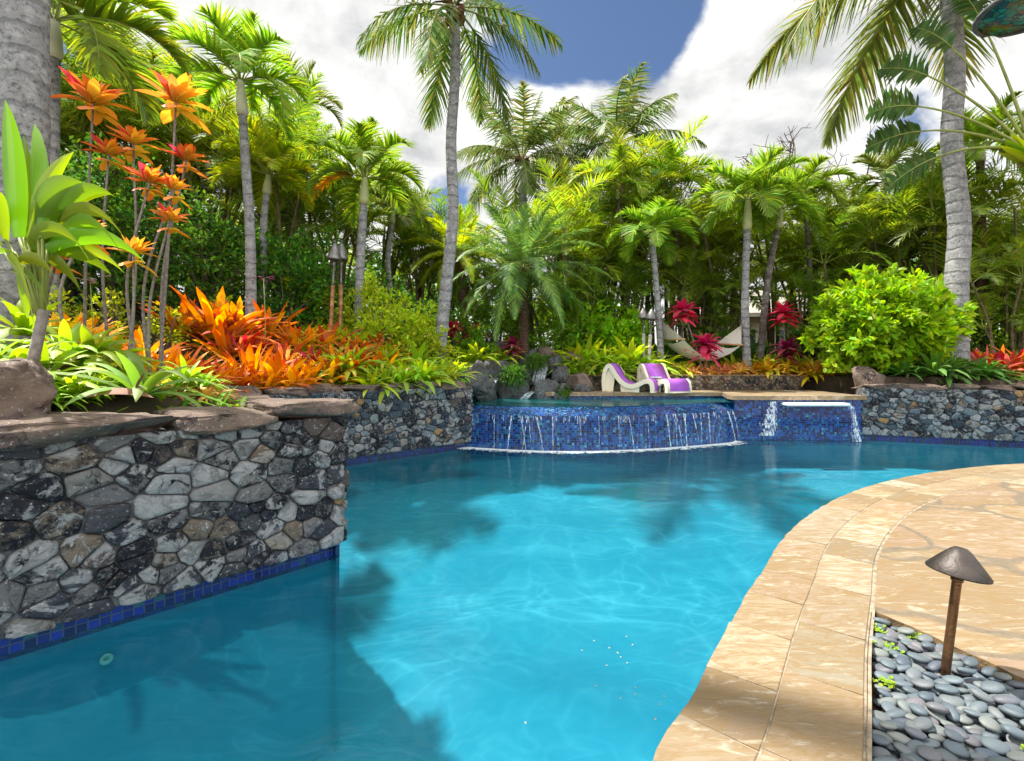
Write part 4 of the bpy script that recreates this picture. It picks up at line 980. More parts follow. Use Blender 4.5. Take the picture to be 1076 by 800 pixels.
place(br['o'], 'bromeliad', [(1052, 9.9, 1.5), (1078, 9.7, 1.5)], 'bromeliad', 'orange bromeliads', 'orange bromeliad at the right edge behind the wall, {n} from left', rng)
place(sm['p'], 'bromeliad', [(722, 11.95, 1.5), (740, 11.9, 1.5), (757, 11.95, 1.5), (775, 11.9, 1.4), (852, 11.9, 1.5), (868, 11.95, 1.5), (882, 11.9, 1.4)], 'bromeliad', 'small bromeliads above the low wall', 'small salmon bromeliad on top of the low brown wall, {n} from left', rng, .03)
place(sm['y'], 'bromeliad', [(732, 12.15, 1.8), (765, 12.2, 1.8), (795, 11.95, 1.9), (812, 11.9, 1.7), (835, 12.0, 2.1), (846, 11.9, 1.7), (872, 12.2, 1.9), (893, 11.95, 1.7)], 'bromeliad', 'small bromeliads above the low wall', 'spiky yellow bromeliad on top of the low brown wall, {n} from left', rng)
place(sm['yg'], 'croton', [(790, 12.4, 2.6), (815, 12.5, 2.6), (842, 12.5, 2.8), (708, 12.2, 2.0), (750, 12.5, 1.6)], 'croton', 'yellow-green crotons', 'yellow-green leafy tuft behind the low brown wall, {n} from left', rng)
# yellow green masses left of the fall
lst = []
for Yr_, n in ((8.0, 6), (8.5, 8), (9.1, 9), (9.8, 9), (10.5, 7)):
    for q in range(n): lst.append((335+(q+rng.uniform(.1, .9))*170/n+(Yr_-8.3)*6, Yr_+rng.uniform(-.15, .15), rng.uniform(1.7, 2.5)))
place(sm['yg'], 'croton', lst[::2], 'croton', 'yellow-green crotons', 'yellow strap-leaved tuft above the blue-grey wall, {n} from left', rng)
place(sm['lime'], 'dracaena', lst[1::2], 'dracaena', 'lime dracaenas', 'lime green tuft above the blue-grey wall, {n} from left', rng)
place(sm['lime'], 'dracaena', [(610, 12.3, 2.6), (628, 12.1, 2.9), (645, 12.3, 3.2), (662, 12.1, 2.8), (600, 12.0, 2.0), (690, 12.3, 1.8), (638, 11.95, 2.2), (655, 11.9, 2.2)], 'dracaena', 'lime dracaenas', 'lime green strap-leaved plant behind the loungers, {n} from left', rng)
place(sm['yg'], 'croton', [(620, 12.7, 3.6), (650, 12.9, 4.2), (668, 12.6, 3.4), (590, 12.6, 2.4), (636, 12.6, 4.0)], 'croton', 'yellow-green crotons', 'tall yellow-green plant behind the waterfall and loungers, {n} from left', rng)
place(sm['dk'], 'spider_lily', [(582, 11.55, 1.2), (600, 11.5, 1.3), (572, 11.75, 1.1)], 'lily', 'green lily clumps', 'grassy green clump on the rocks right of the waterfall, {n} from left', rng, .12)
place(sm['dk'], 'spider_lily', [(958, 9.75, 1.8), (980, 9.6, 2.3), (995, 9.7, 2.2), (1014, 9.55, 1.9), (1032, 9.6, 1.6)], 'lily', 'green lily clumps', 'dark grassy clump at the foot of the stout right trunk, {n} from left', rng)
place(sm['mid'], 'dracaena', [(520, 12.6, 1.6), (500, 11.6, 1.4), (530, 11.9, 1.2), (575, 12.6, 1.6), (470, 11.2, 1.4), (455, 10.8, 1.5)], 'dracaena', 'mid green dracaenas', 'mid green leafy tuft around the waterfall top, {n} from left', rng)
place(sm['yg'], 'croton', [(480, 10.4, 1.3), (500, 10.9, 1.2), (515, 11.7, 1.2), (490, 11.5, 1.5), (540, 12.6, 1.3)], 'croton', 'yellow-green crotons', 'yellow-green tuft left of the waterfall rocks, {n} from left', rng)
# spider lilies front left
lily = [proto_mesh(lambda mb, r_: rosette(mb, 17, .72, .085, r_, (.15, 1.2), 1.25, 'lance', .4, spread=.04, nseg=8), 'spider_lily', M['lily'], 400+q) for q in range(2)]
place(lily, 'spider_lily', [(148, 3.38, 1.08)], 'lily', 'spider lilies', 'big pale green spider lily arching over the near cap stones', rng, .14)
lilyd = [proto_mesh(lambda mb, r_: rosette(mb, 20, .5, .075, r_, (.15, 1.3), 1.1, 'lance', .4, spread=.04, nseg=6), 'spider_lily', M['lime'], 410+q) for q in range(3)]
place(lilyd, 'spider_lily', [(12, 3.2, 1.1), (42, 3.25, 1.1), (70, 3.6, 1.1), (98, 3.7, 1.0), (25, 3.8, 1.1), (120, 4.2, .9), (195, 3.9, .7), (-15, 3.1, 1.1)], 'lily', 'spider lilies', 'green strap-leaved lily behind the near cap stones, {n} from left', rng, .12)
place(sm['yg'], 'croton', [(75, 4.3, 1.0), (45, 4.4, 1.1), (110, 4.6, 1.0), (20, 4.6, 1.2), (140, 4.4, .8), (170, 4.3, .8), (88, 4.9, 1.2), (210, 4.6, .8)], 'croton', 'yellow-green crotons', 'yellow-green tuft under the tall ti stems, {n} from left', rng)
place(sm['lime'], 'dracaena', [(60, 3.15, .7), (85, 3.3, .75), (108, 3.45, .7), (125, 3.5, .6), (205, 4.0, .7)], 'dracaena', 'lime dracaenas', 'small lime tuft tucked behind the near cap slabs, {n} from left', rng, .08)
place(sm['p'], 'bromeliad', [(200, 3.95, .8), (185, 4.1, .7), (215, 4.3, .7)], 'bromeliad', 'small bromeliads near cap', 'small pinkish bromeliad beside the big spider lily, {n} from left', rng)
# red / purple ti plants
def tiplant(px, py, r, bx_, Y, mat, label, n=22):
    top = W(px, py+r*.4, Y); b = np.array([X(bx_, Y), Y, Hs(X(bx_, Y), Y)]); t = thing('ti_plant', tuple(b), label, 'ti plant', 'red and purple ti plants'); rg = np.random.RandomState(int(px))
    mb = MB(); P = catmull([b-np.array([0, 0, .1]), (b+top)/2, top], 6); tube(mb, P, np.linspace(.022, .014, len(P)), 7); mb.obj('stem', M['stem'], t, True, b)
    mb = MB(); l = r/500*Y*1.3; rosette(mb, n, l, l*.3, rg, (-.3, 1.4), .8, 'lance', .3, top, spread=.02); rosette(mb, n//2, l*.9, l*.3, rg, (-.5, 1.0), .8, 'lance', .3, top-np.array([0, 0, l*.35]), spread=.02); mb.obj('leaf_head', M[mat], t, True, b)
tiplant(718, 320, 17, 742, 11.9, 'ti_red', 'taller red ti plant leaning over the hammock')
tiplant(741, 355, 20, 744, 11.8, 'ti_red', 'low red ti plant in front of the hammock')
tiplant(823, 323, 17, 826, 12.0, 'ti_red', 'taller crimson ti plant left of the round bush')
tiplant(827, 360, 17, 830, 11.8, 'ti_purple', 'low crimson ti plant left of the round bush')
tiplant(538, 358, 13, 540, 11.5, 'ti_purple', 'small purple ti plant above the waterfall')
tiplant(500, 345, 14, 502, 12.4, 'ti_red', 'red ti plant in the shade left of the date palm')
tiplant(476, 340, 13, 477, 12.0, 'ti_red', 'red ti plant just right of the tallest coconut trunk')
# ferns on the rocks
def fernball(px, py, Y, r, label):
    c = W(px, py, Y); rg = np.random.RandomState(int(px)); mb = MB(); n = 1600
    d = nrm(rg.normal(size=(n, 3))*[1, 1, .8]+[0, 0, .35]); B = d*rg.uniform(.2, .95, (n, 1))*np.array(r)*.8
    strips(mb, B, d+rg.normal(size=(n, 3))*.4, rg.uniform(.06, .15, n), .016, droop=1.2, nseg=3, prof='lance', t=rg.rand(n))
    o = mb.obj('foxtail_fern', M['fern'], None, True); o.location = c; tagx(o, label, 'fern', 'foxtail ferns')
fernball(540, 396, 10.55, (.46, .35, .34), 'larger soft green fern mound hanging over the front waterfall rock')
fernball(562, 381, 10.9, (.36, .3, .2), 'smaller fern mound higher beside the date palm trunk')
fernball(592, 412, 10.5, (.16, .15, .12), 'tiny bright fern at the spa edge')

# hedge and understory shrubs
def shrubs(lst, text, group, mat, r0, n, ls, seed, cat='shrub', name='shrub', **kw):
    out = []
    for i, (px, Y, s, hz) in enumerate(lst):
        out.append(shrub(name, X(px, Y), Y, (r0*s, r0*s*.8, hz/1.9), '', cat, group, mat, seed+i, int(n*s), ls, **kw))
    number(out, text); return out
shrubs([(70, 7.6, 1.1, 2.7), (120, 7.8, 1.1, 2.9), (170, 8.2, 1.1, 2.6), (215, 8.6, 1.0, 2.3), (30, 7.0, 1.0, 2.6)], 'dark glossy hedge shrub behind the tall ti stems, {n} from left', 'dark hedge shrubs', 'hedge', .85, 2600, .10, 500, shell=.55)
shrubs([(250, 9.3, 1, 2.0), (300, 9.6, 1, 1.9), (330, 10.0, 1, 2.0), (400, 10.6, 1, 1.8), (430, 11.0, 1.0, 1.6)], 'green shrub behind the left torches and palms, {n} from left', 'green back shrubs', 'hedge', .85, 2200, .11, 520, shell=.5)
shrubs([(318, 9.9, .7, 1.3), (352, 10.2, .8, 1.2), (392, 9.7, .9, 1.5), (425, 9.8, 1.1, 1.6), (408, 9.3, .9, 1.1), (440, 9.6, .8, 1.0), (490, 11.2, .8, 1.1), (372, 9.9, .6, .8), (445, 10.6, .8, 1.3)], 'sunlit yellow-green shrub around the left torches and palm trunk, {n} from left', 'yellow-green shrubs', 'yg', .75, 1700, .10, 540)
shrubs([(228, 8.2, .5, .7), (110, 6.6, .6, .8), (45, 6.0, .6, .8), (172, 7.0, .5, .8)], 'small yellow-leaved shrub under the dark hedge, {n} from left', 'yellow-green shrubs', 'yg', .6, 1100, .07, 560)
shrubs([(470, 12.4, 1, 1.4), (520, 13.0, 1, 1.5), (575, 13.2, 1, 1.5), (500, 11.6, .6, .9)], 'green shrub behind the waterfall and date palms, {n} from left', 'shrubs behind the waterfall', 'mid', .9, 1700, .13, 580)
shrubs([(622, 13.6, 1.1, 2.1), (655, 13.2, .9, 1.5)], 'bright leafy shrub behind the loungers, {n} from left', 'bright shrubs', 'bush', .95, 2600, .17, 600)
shrubs([(715, 13.2, 1, .9), (750, 13.4, 1, 1.0), (860, 13.0, 1, 1.3), (885, 12.4, .8, 1.5), (780, 13.2, .9, .8)], 'dark low shrub in the shade behind the hammock and bush, {n} from left', 'dark shade shrubs', 'hedge', .9, 1600, .13, 620)
shrubs([(1035, 11.4, .9, 1.5), (1068, 11.0, .9, 1.6), (1055, 12.2, 1.2, 2.4), (1100, 11.4, 1.2, 2.8)], 'mixed green shrub right of the stout trunk, {n} from left', 'right edge shrubs', 'mid', .9, 2000, .13, 640)
# ground cover
rng = np.random.RandomState(55); n = 9000
gx_ = rng.uniform(-9, 13, n); gy_ = rng.uniform(-1, 14, n); dd = sdist(gx_, gy_); kp = (dd > .45); gx_, gy_ = gx_[kp], gy_[kp]; gz_ = H(gx_, gy_)
mb = MB(); m = len(gx_)
for q in range(4):
    D = nrm(rng.normal(size=(m, 3))*[1, 1, .3]+[0, 0, .55]); strips(mb, np.stack([gx_, gy_, gz_], 1)+rng.normal(size=(m, 3))*[.05, .05, 0], D, rng.uniform(.10, .24, m), .035, droop=.9, nseg=3, fold=.3, t=rng.rand(m))
o = mb.obj('ground_cover', M['mid'], None, True); o['kind'] = 'stuff'

# areca palm clumps forming the back thicket
def areca_proto(seed, h, mat, ncane=9, L=1.7):
    rg = np.random.RandomState(seed); t = thing('areca_palm', (0, 0, 0), '', 'areca palm'); a = MB(); b = MB()
    for i in range(ncane):
        az = rg.uniform(0, 6.28); r = rg.uniform(.05, .5); base = np.array([math.cos(az)*r, math.sin(az)*r, -.15]); hh = h*rg.uniform(.45, 1.0); ln = rg.uniform(.05, .22)
        top = base+np.array([math.cos(az)*ln*hh, math.sin(az)*ln*hh, hh]); mid = (base+top)/2-np.array([math.cos(az), math.sin(az), 0])*.06*hh
        tube(a, catmull([base, mid, top], 6), np.linspace(.042, .03, 13), 7)
        crown(b, top, rg.randint(5, 7), L, rg, 1.45, .35, 1.5, az0=rg.uniform(0, 6), n=30, ll=L*.30, lw=.032, ldroop=.1, vee=.35, ldr2=.8, rad=.013, s0=.22)
    a.obj('canes', M['cane'], t, True); b.obj('fronds', [M[mat], M['petiole']], t, True); return t
prot = [areca_proto(1, 4.6, 'areca'), areca_proto(2, 4.2, 'areca'), areca_proto(3, 4.8, 'areca_dk', 9), areca_proto(4, 3.0, 'areca_dk', 9, 1.6)]
used = set()
def areca(lst, text, group):
    out = []; rg = np.random.RandomState(len(lst)+7)
    for (px, Y, k_, s) in lst:
        x, y, z = G(px, Y)
        if k_ not in used: used.add(k_); o = prot[k_]; o.location = (x, y, z); o.scale = (s, s, s); o.rotation_euler = (0, 0, rg.uniform(0, 6))
        else: o = copy_tree(prot[k_], (x, y, z), rg.uniform(0, 6), s)
        o['group'] = group; o['category'] = 'areca palm'; out.append(o)
    number(out, text)
areca([(600, 14.2, 1, 1.15), (615, 14.9, 0, 1.2), (640, 16.2, 1, 1.35), (668, 15.0, 2, 1.15), (700, 16.0, 0, 1.3), (728, 14.8, 1, 1.15), (745, 16.8, 2, 1.25), (765, 14.6, 3, 1.4), (580, 15.5, 3, 1.5)], 'clump of thin-caned areca palms behind loungers and hammock, {n} from left', 'areca thicket')
areca([(632, 13.9, 3, .75), (660, 14.2, 3, .8), (704, 14.0, 3, .8), (735, 14.1, 3, .7), (770, 14.0, 3, .75), (840, 13.6, 3, .7), (600, 13.6, 3, .7)], 'low areca palm clump filling between the bare canes behind the hammock, {n} from left', 'areca thicket')
areca([(820, 16.5, 0, 1.2), (845, 15.0, 1, 1.0), (870, 15.5, 2, 1.1), (900, 14.0, 0, 1.1), (935, 13.6, 1, 1.15), (962, 13.8, 2, 1.15), (985, 13.0, 3, 1.4), (880, 13.6, 3, 1.0), (915, 15.8, 2, 1.05)], 'clump of areca palms behind the round bush, {n} from left', 'areca thicket')
areca([(1020, 13.0, 2, .85), (1045, 12.2, 1, .8), (1072, 11.8, 0, .85), (1095, 12.4, 2, .9), (1060, 10.6, 3, .7)], 'clump of areca palms at the right edge, {n} from left', 'areca thicket')
areca([(165, 10.8, 0, 1.15), (205, 11.4, 2, 1.2), (232, 10.6, 1, 1.05), (125, 10.6, 2, 1.2), (90, 10.0, 0, 1.1), (290, 11.8, 2, 1.0), (330, 12.4, 3, 1.3), (355, 13.4, 1, .95), (55, 9.6, 2, 1.0), (300, 10.6, 3, 1.05)], 'clump of areca palms behind the dark hedge at left, {n} from left', 'areca thicket')
areca([(400, 14.4, 3, 1.15), (440, 14.6, 3, .9), (470, 15.2, 3, 1.0), (512, 14.6, 3, 1.0), (545, 15.2, 2, .8)], 'low areca palm clump behind the date palms, {n} from left', 'areca thicket')

# backdrop trees
def tree(px, Y, h, r, seed, mat, label, group, n=3200, ls=.2):
    x, y, z = G(px, Y); rg = np.random.RandomState(seed); t = thing('broadleaf_tree', (x, y, z), label, 'tree', group)
    a = MB(); b = MB(); th = h*.35; tube(a, [(0, 0, -.2), (.1, 0, th*.6), (0, .1, th*1.3)], [.16, .12, .09], 9)
    for i in range(7):
        d = nrm(rg.normal(size=3)+[0, 0, .6]); c = np.array([0, 0, h*.62])+d*np.array([r, r, h*.25])*.62
        tube(a, catmull([(0, 0, th*rg.uniform(.6, 1.2)), c*[.4, .4, .8], c], 4), np.linspace(.07, .02, 9), 6)
        leafcloud(b, c, (r*.62, r*.62, h*.24), n//7, ls, rg, .3)
    a.obj('trunk', M['bark'], t, True); b.obj('crown', M[mat], t, True); return t
out = [tree(px, Y, h, r, 800+i, mt, '', 'far broadleaf trees') for i, (px, Y, h, r, mt) in enumerate([(120, 15, 5.2, 2.4, 'hedge'), (215, 16, 5.0, 2.4, 'hedge'), (300, 17, 3.6, 2.2, 'mid'), (20, 13, 5.5, 2.4, 'hedge'), (370, 18, 2.9, 2.2, 'hedge'), (450, 20, 2.3, 2.6, 'hedge'), (540, 20, 2.8, 2.4, 'mid'), (620, 21, 2.8, 2.6, 'mid'), (960, 18, 4.6, 2.6, 'mid'), (1040, 16, 4.5, 2.4, 'mid'), (1110, 14, 4.5, 2.2, 'mid')])]
number(out, 'dense dark broadleaf tree closing the back of the garden, {n} from left')
def bare(px, Y, h, seed, label):
    x, y, z = G(px, Y); rg = np.random.RandomState(seed); t = thing('bare_tree', (x, y, z), label, 'tree', 'bare trees'); a = MB(); b = MB()
    tube(a, [(0, 0, -.2), (.1, 0, h*.25), (0, 0, h*.45)], [.2, .16, .12], 9)
    def br(p, d, l, r, dep, mbx):
        q = p+d*l; m = (p+q)/2+rg.normal(size=3)*l*.08; tube(mbx, [p, m, q], [r, r*.85, r*.7], 5 if dep < 3 else 4, cap=False)
        if dep < 6:
            for _ in range(2 if rg.rand() < .65 else 3): br(q, nrm(d+rg.normal(size=3)*[.75, .75, .45]+[0, 0, .12]), l*rg.uniform(.62, .8), r*.66, dep+1, mbx)
    for i in range(4): br(np.array([0, 0, h*.42]), nrm(rg.normal(size=3)*[1, 1, .3]+[0, 0, .7]), h*.2, .1, 1, b)
    a.obj('trunk', M['bark'], t, True); b.obj('branches', M['bark'], t, True)
bare(830, 19, 9.3, 31, 'leafless grey twiggy tree just left of the leaning palm crowns at right'); bare(872, 20, 9.6, 32, 'rightmost leafless tree whose bare twigs top the thicket'); bare(738, 20, 9.2, 33, 'leafless tree whose bare twigs show above the hammock')

# house behind the thicket
hb = thing('house', (X(835, 24), 24, .8), 'pale house with grey roofs glimpsed through the palms at right', 'house'); off = np.array(hb.location[:])
mb = MB(); box(mb, off+np.array([0, 2, 1.5]), (8.5, 4, 3.2)); mb.obj('wall', M['housewall'], hb, False, off)
mb = MB(); V = [(-4.9, -.7, 3.0), (4.9, -.7, 3.0), (4.9, 4.7, 3.0), (-4.9, 4.7, 3.0), (-2.6, 2, 4.6), (2.6, 2, 4.6)]; V = [tuple(np.array(v)+off) for v in V]; mb.add(V, [[0, 1, 5, 4], [2, 3, 4, 5]]+[]); mb.add(V, [[1, 2, 5], [3, 0, 4]]); mb.add([tuple(np.array(v)+off+np.array([0, 0, -.12])) for v in ((-4.9, -.7, 3), (4.9, -.7, 3), (4.9, 4.7, 3), (-4.9, 4.7, 3))], [[3, 2, 1, 0]])
box(mb, off+np.array([0, -.7, 2.94]), (9.8, .06, .2)); mb.obj('roof', M['roof'], hb, False, off)
for q in (-2.8, 0, 2.8):
    mb = MB(); box(mb, off+np.array([q, -.02, 1.4]), (1.6, .08, 1.7)); mb.obj('window', M['darkglass'], hb, False, off)

# low brown wall behind the loungers
w, off = stone_wall('low brown lava stone wall behind the purple loungers', [((.95, 11.35), (6.95, 11.35))], .766, 1.10, .13, .085, 91, M['stoneD'], th=.3, relief=.035)
mb = MB(); 
for q in range(14): box(mb, (1.16+q*.428, 11.5, 1.115), (.42, .36, .035), 0, 0, .006)
mb.obj('flat_coping', M['edge'], w, False, off)
# waterfall boulders
bs = [(508, 412, 10.0, .5, .45, .35), (497, 405, 9.4, .55, .5, .3), (521, 396, 11.0, .75, .6, .5), (540, 412, 10.75, .85, .5, .5), (572, 413, 10.7, .6, .5, .42), (590, 415, 10.65, .55, .45, .36), (515, 415, 10.7, .4, .35, .3), (562, 395, 11.4, .6, .5, .4), (582, 385, 11.8, .5, .45, .34), (553, 386, 11.7, .4, .4, .3), (600, 378, 12.2, .7, .5, .35), (574, 372, 12.3, .6, .5, .28), (529, 372, 11.9, .55, .45, .4), (608, 402, 11.0, .75, .5, .3), (612, 410, 10.8, .5, .4, .22), (590, 396, 11.3, .5, .4, .35), (500, 395, 10.6, .6, .5, .45), (480, 398, 9.4, .4, .35, .25), (912, 402, 9.75, .62, .5, .42), (556, 376, 12.0, .5, .4, .3)]
out = []
for i, (px, py, Y, sx_, sy_, sz_) in enumerate(bs):
    c = W(px, py, Y); mb = MB(); rock(mb, (0, 0, 0), (sx_, sy_, sz_*1.5), 900+i, 4, .5, .2, i*.9, 0, 1.5); o = mb.obj('boulder', M['boulder'] if i not in (10, 11, 13, 18) else M['cap'], None, True); o.location = c; tagx(o, 'x', 'boulder', 'boulders'); out.append(o)
out[18]['label'] = 'reddish boulder standing between the spa and the right stone wall'; del out[18]['group']
out.pop(18)
for i_, tx_ in ((0, 0),): pass
lo = [o for o in out if o.location[2] < .86]; hi = [o for o in out if o.location[2] >= .86]
number(lo, 'wet dark boulder in the lower row at the spa edge, {n} from left'); number(hi, 'boulder in the upper rows of the waterfall, {n} from left')
mb = MB(); rock(mb, (0, 0, 0), (.5, .45, .42), 955, 5, .7, .2, .9, 0, 2.0); o = mb.obj('boulder', M['cap'], None, True); o.location = W(-2, 418, 2.75); tagx(o, 'big smooth grey-brown boulder on the near wall at the left edge', 'boulder')
mb = MB(); rs = np.random.RandomState(2)
def cascade(a, b, w_, n=14):
    for _ in range(n):
        o_ = rs.uniform(-.5, .5)*w_; P = [np.array(a)*(1-s)+np.array(b)*s+np.array([o_+rs.uniform(-.01, .01), -.12*math.sin(s*PI), .05*math.sin(s*PI)]) for s in np.linspace(0, 1, 6)]; ww = rs.uniform(.02, .05)
        mb.add([p+np.array([sg*ww/2, 0, 0]) for p in P for sg in (-1, 1)], [np.array([[2*q, 2*q+1, 2*q+3, 2*q+2] for q in range(5)])])
cascade(W(521, 396, 10.8), W(511, 420, 10.35), .12); cascade(W(570, 386, 11.3), W(566, 401, 11.0), .3, 16); cascade(W(562, 411, 10.6), W(549, 421, 10.3), .14, 12)
struct(mb, 'waterfall', M['fall'])

# dead leaf on the near cap
mb = MB(); a = W(92, 408, 3.05); a[2] = 1.2; strips(mb, [a+np.array([0, 0, .02])], [[.8, .3, .18]], .36, .13, droop=.5, nseg=8, fold=-.6); strips(mb, [a+np.array([.26, .06, .07])], [[.3, .1, .9]], .12, .05, droop=.6, nseg=4, fold=.4)
tagx(mb.obj('dead_leaf', M['dead'], None, True), 'curled brown dead leaf lying on the near cap stones', 'leaf')
# orchids
for px, py, Y, mt, lb in ((95, 296, 5.3, 'white_flower', 'pale lilac orchid cluster among the ti stems'), (277, 293, 7.6, 'flower', 'pink-purple orchid at the foot of the white-collared palm')):
    c = W(px, py, Y); mb = MB(); rs = np.random.RandomState(int(px)); t = thing('orchid', (c[0], c[1], Hs(c[0], c[1])), lb, 'flower'); off = np.array(t.location[:])
    for q in range(7):
        mb = MB(); f = c+rs.normal(size=3)*[.07, .03, .03]; rosette(mb, 5, .05, .04, rs, (.1, .6), .3, 'oval', .1, f, nseg=3, spread=.0); mb.obj('bloom', M[mt], t, True, off)
    mb = MB(); tube(mb, [off, (off+c)/2+np.array([.03, 0, 0]), c], [.008, .006, .005], 5); mb.obj('stem', M['petiole'], t, True, off)

# torches
def torch(bpx, bpy, tpx, tpy, Y, polemat, label, r=.028):
    t_ = W(tpx, tpy, Y); b_ = W(bpx, bpy, Y); b_[2] = Hs(b_[0], Y)-.05; t = thing('garden_torch', tuple(b_), label, 'torch', 'tiki torches'); off = b_; ax = nrm(t_-b_); L = np.linalg.norm(t_-b_)
    mb = MB(); pr = [(r*1.05, 0)]
    for q in range(1, 8): z = L*.62*q/7; pr += [(r, z-.015), (r*1.13, z-.006), (r*1.13, z+.004), (r, z+.014)]
    lathe(mb, pr, 12, b_, ax); mb.obj('pole', M[polemat], t, True, off)
    mb = MB(); lathe(mb, [(r*.75, L*.62), (r*.6, L*.66), (r*.6, L*.8), (r*.9, L*.81), (r*.9, L*.86)], 12, b_, ax); mb.obj('neck', M['copper'], t, True, off)
    mb = MB(); lathe(mb, [(r*.5, L*.855), (r*3.6, L*.86), (r*3.7, L*.87), (r*2.3, L*.95), (r*1.1, L*1.0), (r*.8, L*1.01)], 18, b_, ax); mb.obj('torch_head', M['copper'], t, True, off)
    mb = MB(); lathe(mb, [(r*.35, L*1.005), (r*.5, L*1.03), (r*.1, L*1.04)], 10, b_, ax); mb.obj('wick', M['mortar'], t, True, off)
torch(346, 352, 352, 257, 8.9, 'bamboo', 'left torch of the crossed brown bamboo pair before the hedge', .036)
torch(357, 352, 359, 257, 9.1, 'bamboo', 'right torch of the crossed brown bamboo pair before the hedge', .036)
torch(677, 385, 676, 325, 12.0, 'pole', 'upright grey torch left of the hammock', .04); torch(681, 388, 685, 326, 11.8, 'pole', 'leaning grey torch left of the hammock, nearest to it', .04)

# loungers
PROF = [(0.02, 0), (.0, .18), (.02, .42), (.08, .56), (.17, .62), (.27, .59), (.36, .48), (.50, .31), (.66, .20), (.84, .17), (1.02, .22), (1.16, .28), (1.30, .28), (1.39, .22), (1.42, .10), (1.42, 0)]
def ribb(mb, prof, y0, y1, th, mat=0):
    P = catmull(prof, 5); T = nrm(np.gradient(P, axis=0)); N = np.stack([-T[:, 1], T[:, 0]], 1); n = len(P); Q = P-N*th
    V = np.concatenate([np.column_stack([a[:, 0], np.full(n, y), a[:, 1]]) for a, y in ((P, y0), (P, y1), (Q, y1), (Q, y0))])
    i = np.arange(n-1); fs = []
    for k in range(4): a = k*n; b = ((k+1) % 4)*n; fs.append(np.stack([a+i, b+i, b+i+1, a+i+1], 1))
    fs.append(np.array([[0, n, 2*n, 3*n]])); fs.append(np.array([[n-1, 4*n-1, 3*n-1, 2*n-1]])); mb.add(V, fs, 0, mat)
def lounger(px, Y, rz, label, wd=.66):
    x = X(px, Y); t = thing('pool_lounger', (x, Y, .772), label, 'lounger', 'purple pool loungers', rz, .93); t.scale = (.82, .86, .99)
    mb = MB(); ribb(mb, PROF, -wd/2, wd/2, .03); o = mb.obj('seat_shell', M['lshell'], t, True)
    mb = MB(); 
    for s in (-1, 1): ribb(mb, [(a, b+.012 if .1 < a < 1.38 else b) for a, b in PROF], s*wd/2-.035, s*wd/2+.035, .10)
    o = mb.obj('side_rim', M['lshell'], t, False); bv = o.modifiers.new('b', 'BEVEL'); bv.width = .012; bv.segments = 2; bv.limit_method = 'ANGLE'
    for s in (-1, 1):
        for pl in ([(.05, 0), (.03, .2), (.06, .46), (.14, .56), (.24, .52), (.36, .36), (.33, .2), (.30, 0)], [(.52, 0), (.50, .23), (.66, .12), (.84, .09), (1.02, .13), (1.02, 0)]):
            m3 = MB(); n3 = len(pl); yy = s*(wd/2-.02); m3.add([(a, yy, b) for a, b in pl]+[(a, yy-s*.03, b) for a, b in pl], [list(range(n3)), list(range(n3, 2*n3))[::-1], np.array([[q, (q+1) % n3, n3+(q+1) % n3, n3+q] for q in range(n3)])]); m3.obj('side_panel', M['lshell'], t, False)
    off_ = [(a, b+.022) for a, b in PROF[4:10]]; mb = MB(); ribb(mb, off_, -wd/2+.05, wd/2-.05, .015); mb.obj('back_sling', M['cushion'], t, True)
    off_ = [(a, b+.02) for a, b in PROF[10:13]]+[(1.40, .235), (1.442, .11), (1.442, .04)]; mb = MB(); ribb(mb, off_, -wd/2+.05, wd/2-.05, .015); mb.obj('foot_sling', M['cushion'], t, True)
lounger(637, 11.05, R(-30), 'left lounger seen from its side, cream frame with purple slings'); lounger(681, 11.35, R(-72), 'right lounger facing the pool, cream frame with purple slings')
t = thing('side_table', (X(689.5, 10.75), 10.78, .772), 'small cream side table between the two purple loungers', 'table')
mb = MB(); box(mb, (0, 0, .16), (.22, .30, .28), -.3, 0, .03); mb.obj('table_base', M['lshell'], t, True); mb = MB(); box(mb, (0, 0, .315), (.26, .34, .03), -.3, 0, .01); mb.obj('table_top', simple('pale_top', (.5, .62, .58), .3), t, True)

# hammock
a = W(696, 338, 12.2); b = W(779, 342, 12.0); s1 = W(707, 357, 12.1); s2 = W(765, 362, 12.0)
hm = thing('hammock', (float((a+b)[0]/2), 12.1, Hs((a+b)[0]/2, 12.1)), 'white net hammock slung between two palms', 'hammock'); off = np.array(hm.location[:])
wd = np.array([.22, -.62, -.02]); wd2 = np.array([.25, -.6, -.04]); U, V_ = 24, 8; vs = []; uvs = []
for i in range(U+1):
    u = i/U; base = s1*(1-u)+s2*u+np.array([0, 0, -.62*4*u*(1-u)*.62])
    for j in range(V_+1): v = j/V_-.5; vs.append(base+(wd*(1-u)+wd2*u)*v*2*.62+np.array([0, 0, -.10*(1-4*v*v)])); uvs.append((u*2, v))
i_ = (np.arange(U)[:, None]*(V_+1)+np.arange(V_)[None]).ravel(); mb = MB(); mb.add(vs, [np.stack([i_, i_+1, i_+V_+2, i_+V_+1], 1)], 0, 0, uvs); mb.obj('net', M['net'], hm, True, off, uv=True)
